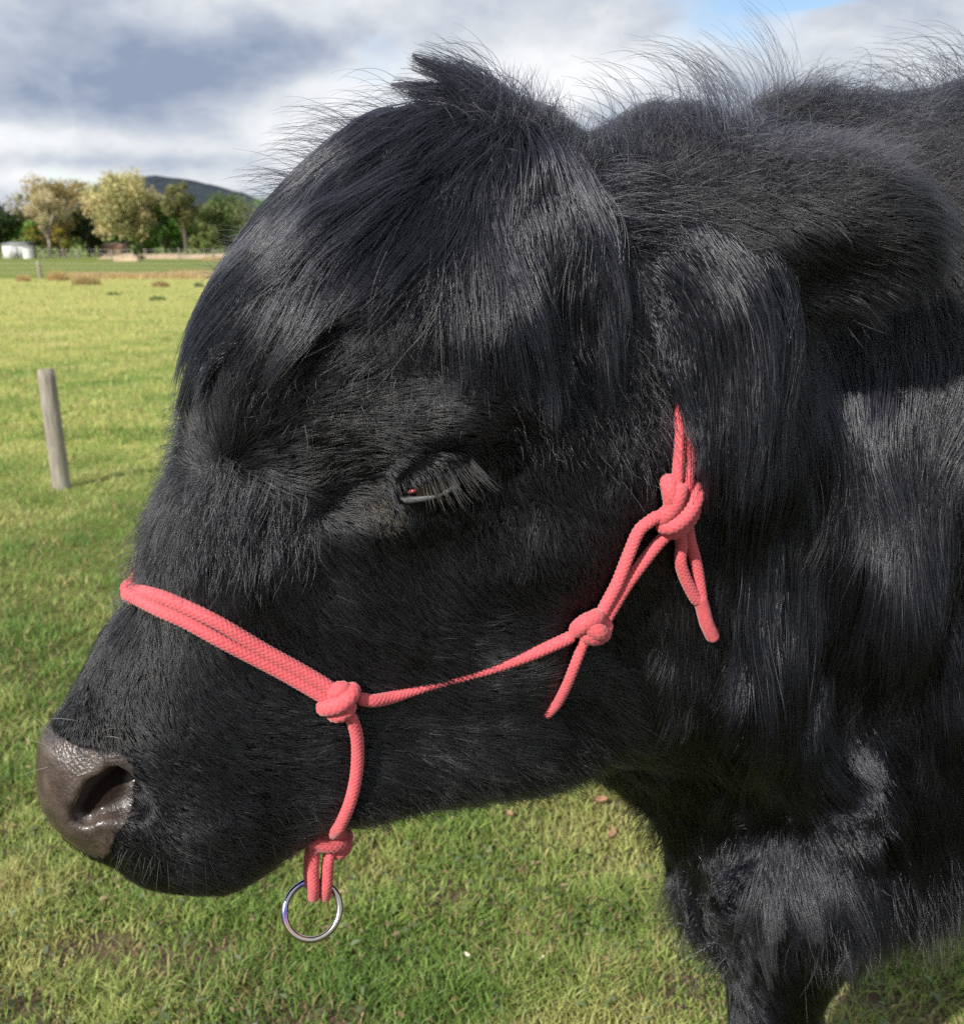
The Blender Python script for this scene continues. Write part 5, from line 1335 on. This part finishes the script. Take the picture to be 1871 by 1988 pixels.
tree('evergreen_tree', 285, 119, 410, 50, 'dark tree showing low between the sage gum and the green one', DKGR, seed=13, trunk_h=.02, nblob=16, nleaf=2600, group=GT)
tree('evergreen_tree', 560, 120, 380, 150, 'green tree hidden behind the head of the cow', GREEN, seed=11, trunk_h=.1, nblob=24, nleaf=3600, group=GT)
tree('gum_tree', -95, 118, 380, 110, 'olive gum tree beyond the left edge', OLIVE, seed=12, trunk_h=.2, nblob=24, nleaf=3600, group=GT)
# far wood line closing the gaps
woods = []
r = np.random.default_rng(500)
n = 24000; ux = r.uniform(-70, 150, n); hh = (4.2 + 1.8 * fbm(ux, ux * 0, 14, 31)); zz = hh * r.random(n) ** .7
P = np.stack([ux, 135 + r.uniform(-3, 3, n), zz], 1); nv = norm(r.normal(size=(n, 3))); tx = norm(np.cross(nv, r.normal(size=(n, 3)))); ty = np.cross(nv, tx)
V = np.stack([P - tx * .25, P - ty * .2, P + tx * .25, P + ty * .2], 1).reshape(-1, 3)
me = np_mesh('far_wood', V, np.arange(n * 4).reshape(-1, 4)); c = np.array(DKGR + GREEN)[r.integers(0, 6, n)] * r.uniform(.6, 1.2, (n, 1)); vattr(me, 'tint', np.c_[np.repeat(c, 4, 0), np.ones(n * 4)], 'FLOAT_COLOR')
tag(link('far_wood', me, leaf_m, smooth=False), kind='stuff')

# shed, tank and small house
def box(x0, x1, y0, y1, z0, z1):
    V = [(x, y, z) for x in (x0, x1) for y in (y0, y1) for z in (z0, z1)]
    return V, [(0, 1, 3, 2), (4, 6, 7, 5), (0, 4, 5, 1), (2, 3, 7, 6), (0, 2, 6, 4), (1, 5, 7, 3)]
white_m, shn, shb = principled('white_sheet_metal', (.72, .72, .70), .45)
wv = shn.n('ShaderNodeTexWave', ins={'Scale': 2.2}); sc_ = shn.n('ShaderNodeTexCoord'); shn.t.links.new(sc_.outputs['Object'], wv.inputs['Vector']); bump(shn, shb, wv.outputs['Fac'], .5, .03)
grey_m, _, _ = principled('grey_metal', (.30, .31, .32), .45, metal=.2)
dark_m, _, _ = principled('dark_opening', (.05, .05, .05), .7)
YS = 104.0; xs0, xs1 = float(wx(4, YS)), float(wx(45, YS))
shed = empty('shed', ((xs0 + xs1) / 2, YS, 0), label='small white metal shed at the left edge under the dark tree', cat='shed')
hw = (xs1 - xs0) / 2
def part(name, bx, mat, root): o = link(name, np_mesh(name, *map(np.array, bx)), mat, None, smooth=False); o.parent = root; return o
part('wall', box(-hw, hw, 0, 2.4, -.1, 1.35), white_m, shed)
part('roof', (np.array([(-hw - .12, -.15, 1.36), (hw + .12, -.15, 1.36), (hw + .12, 2.6, 1.62), (-hw - .12, 2.6, 1.62), (-hw - .12, -.15, 1.41), (hw + .12, -.15, 1.41), (hw + .12, 2.6, 1.67), (-hw - .12, 2.6, 1.67)]), np.array([(3, 2, 1, 0), (4, 5, 6, 7), (0, 1, 5, 4), (1, 2, 6, 5), (2, 3, 7, 6), (3, 0, 4, 7)])), grey_m, shed)
part('door', box(-.2, .55, -.02, -.004, 0, 1.15), grey_m, shed)
tank = empty('water_tank', (float(wx(53, 103)), 103, 0), label='squat pale grey water tank beside the white shed', cat='tank')
a_ = np.linspace(0, 2 * np.pi, 24, endpoint=False)
V = [(.48 * np.cos(t) * (1 + .012 * (k % 2)), .48 * np.sin(t) * (1 + .012 * (k % 2)), z) for k, z in enumerate(np.linspace(-.1, 1.0, 13)) for t in a_]
Q = [(k * 24 + j, k * 24 + (j + 1) % 24, (k + 1) * 24 + (j + 1) % 24, (k + 1) * 24 + j) for k in range(12) for j in range(24)]
o = link('wall', np_mesh('wall', V, Q), white_m); o.parent = tank
V = [(.50 * np.cos(t), .50 * np.sin(t), 1.0) for t in a_] + [(0, 0, 1.12)]
o = link('lid', np_mesh('lid', V, None, [(j, (j + 1) % 24, 24) for j in range(24)]), grey_m); o.parent = tank
brick_m, _, _ = principled('tan_render', (.55, .40, .30), .85)
tile_m, _, _ = principled('tan_roof', (.42, .26, .18), .8)
YH = 116.5; house = empty('house', (float(wx(211, YH)), YH, 0), label='small tan house half hidden between the gum trees', cat='house')
part('wall', box(-1.3, 1.3, 0, 3, -.1, .95), brick_m, house)
part('roof', (np.array([(-1.5, -.2, .95), (1.5, -.2, .95), (1.5, 3.2, .95), (-1.5, 3.2, .95), (-.7, 1.5, 1.75), (.7, 1.5, 1.75)]), None), tile_m, house) if False else None
me = np_mesh('roof', [(-1.5, -.2, .953), (1.5, -.2, .953), (1.5, 3.2, .953), (-1.5, 3.2, .953), (-.7, 1.5, 1.6), (.7, 1.5, 1.6)], [(0, 1, 5, 4), (2, 3, 4, 5), (3, 2, 1, 0)], [(1, 2, 5), (3, 0, 4)])
o = link('roof', me, tile_m, None, smooth=False); o.parent = house
part('window', box(-.9, -.3, -.02, -.004, .3, .75), dark_m, house)
sh_ = tree('dark_bush', 268, 88, 470, 22, 'low dark bush by the heap of tan earth', DKGR, seed=61, trunk_h=.02, nblob=10, nleaf=700, leaf=.16, cat='bush', trunk_r=.05)

# the hill
hx = np.linspace(-2600, 3400, 260); hy = np.linspace(2600, 4600, 40)
HX, HY = np.meshgrid(hx, hy, indexing='ij')
uu = CU + FPX * HX / 3200.0
prof = np.interp(uu, [-600, -200, 60, 150, 190, 230, 270, 300, 330, 360, 400, 440, 480, 540, 640, 800, 1300, 2200], [2, 6, 20, 52, 88, 112, 122, 128, 131, 126, 114, 105, 94, 76, 52, 36, 30, 10])
HZ = prof * 3200 / FPX * np.exp(-((HY - 3300) / 620) ** 2) * (1 + .05 * fbm(HX, HY, 420, 71)) + 3.0 * fbm(HX, HY, 90, 72) - 6
V = np.stack([HX, HY, HZ], -1).reshape(-1, 3); ny_ = len(hy)
i_, j_ = np.meshgrid(np.arange(len(hx) - 1), np.arange(ny_ - 1), indexing='ij')
Q = np.stack([i_ * ny_ + j_, (i_ + 1) * ny_ + j_, (i_ + 1) * ny_ + j_ + 1, i_ * ny_ + j_ + 1], -1).reshape(-1, 4)
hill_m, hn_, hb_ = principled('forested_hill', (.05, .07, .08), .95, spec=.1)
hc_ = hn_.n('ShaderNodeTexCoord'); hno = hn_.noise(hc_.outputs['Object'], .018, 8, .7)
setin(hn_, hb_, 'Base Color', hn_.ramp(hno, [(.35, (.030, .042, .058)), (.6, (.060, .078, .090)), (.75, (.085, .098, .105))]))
bump(hn_, hb_, hn_.noise(hc_.outputs['Object'], .05, 6, .7), 1.0, 25)
tag(link('hill', np_mesh('hill', V, Q), hill_m), kind='structure')
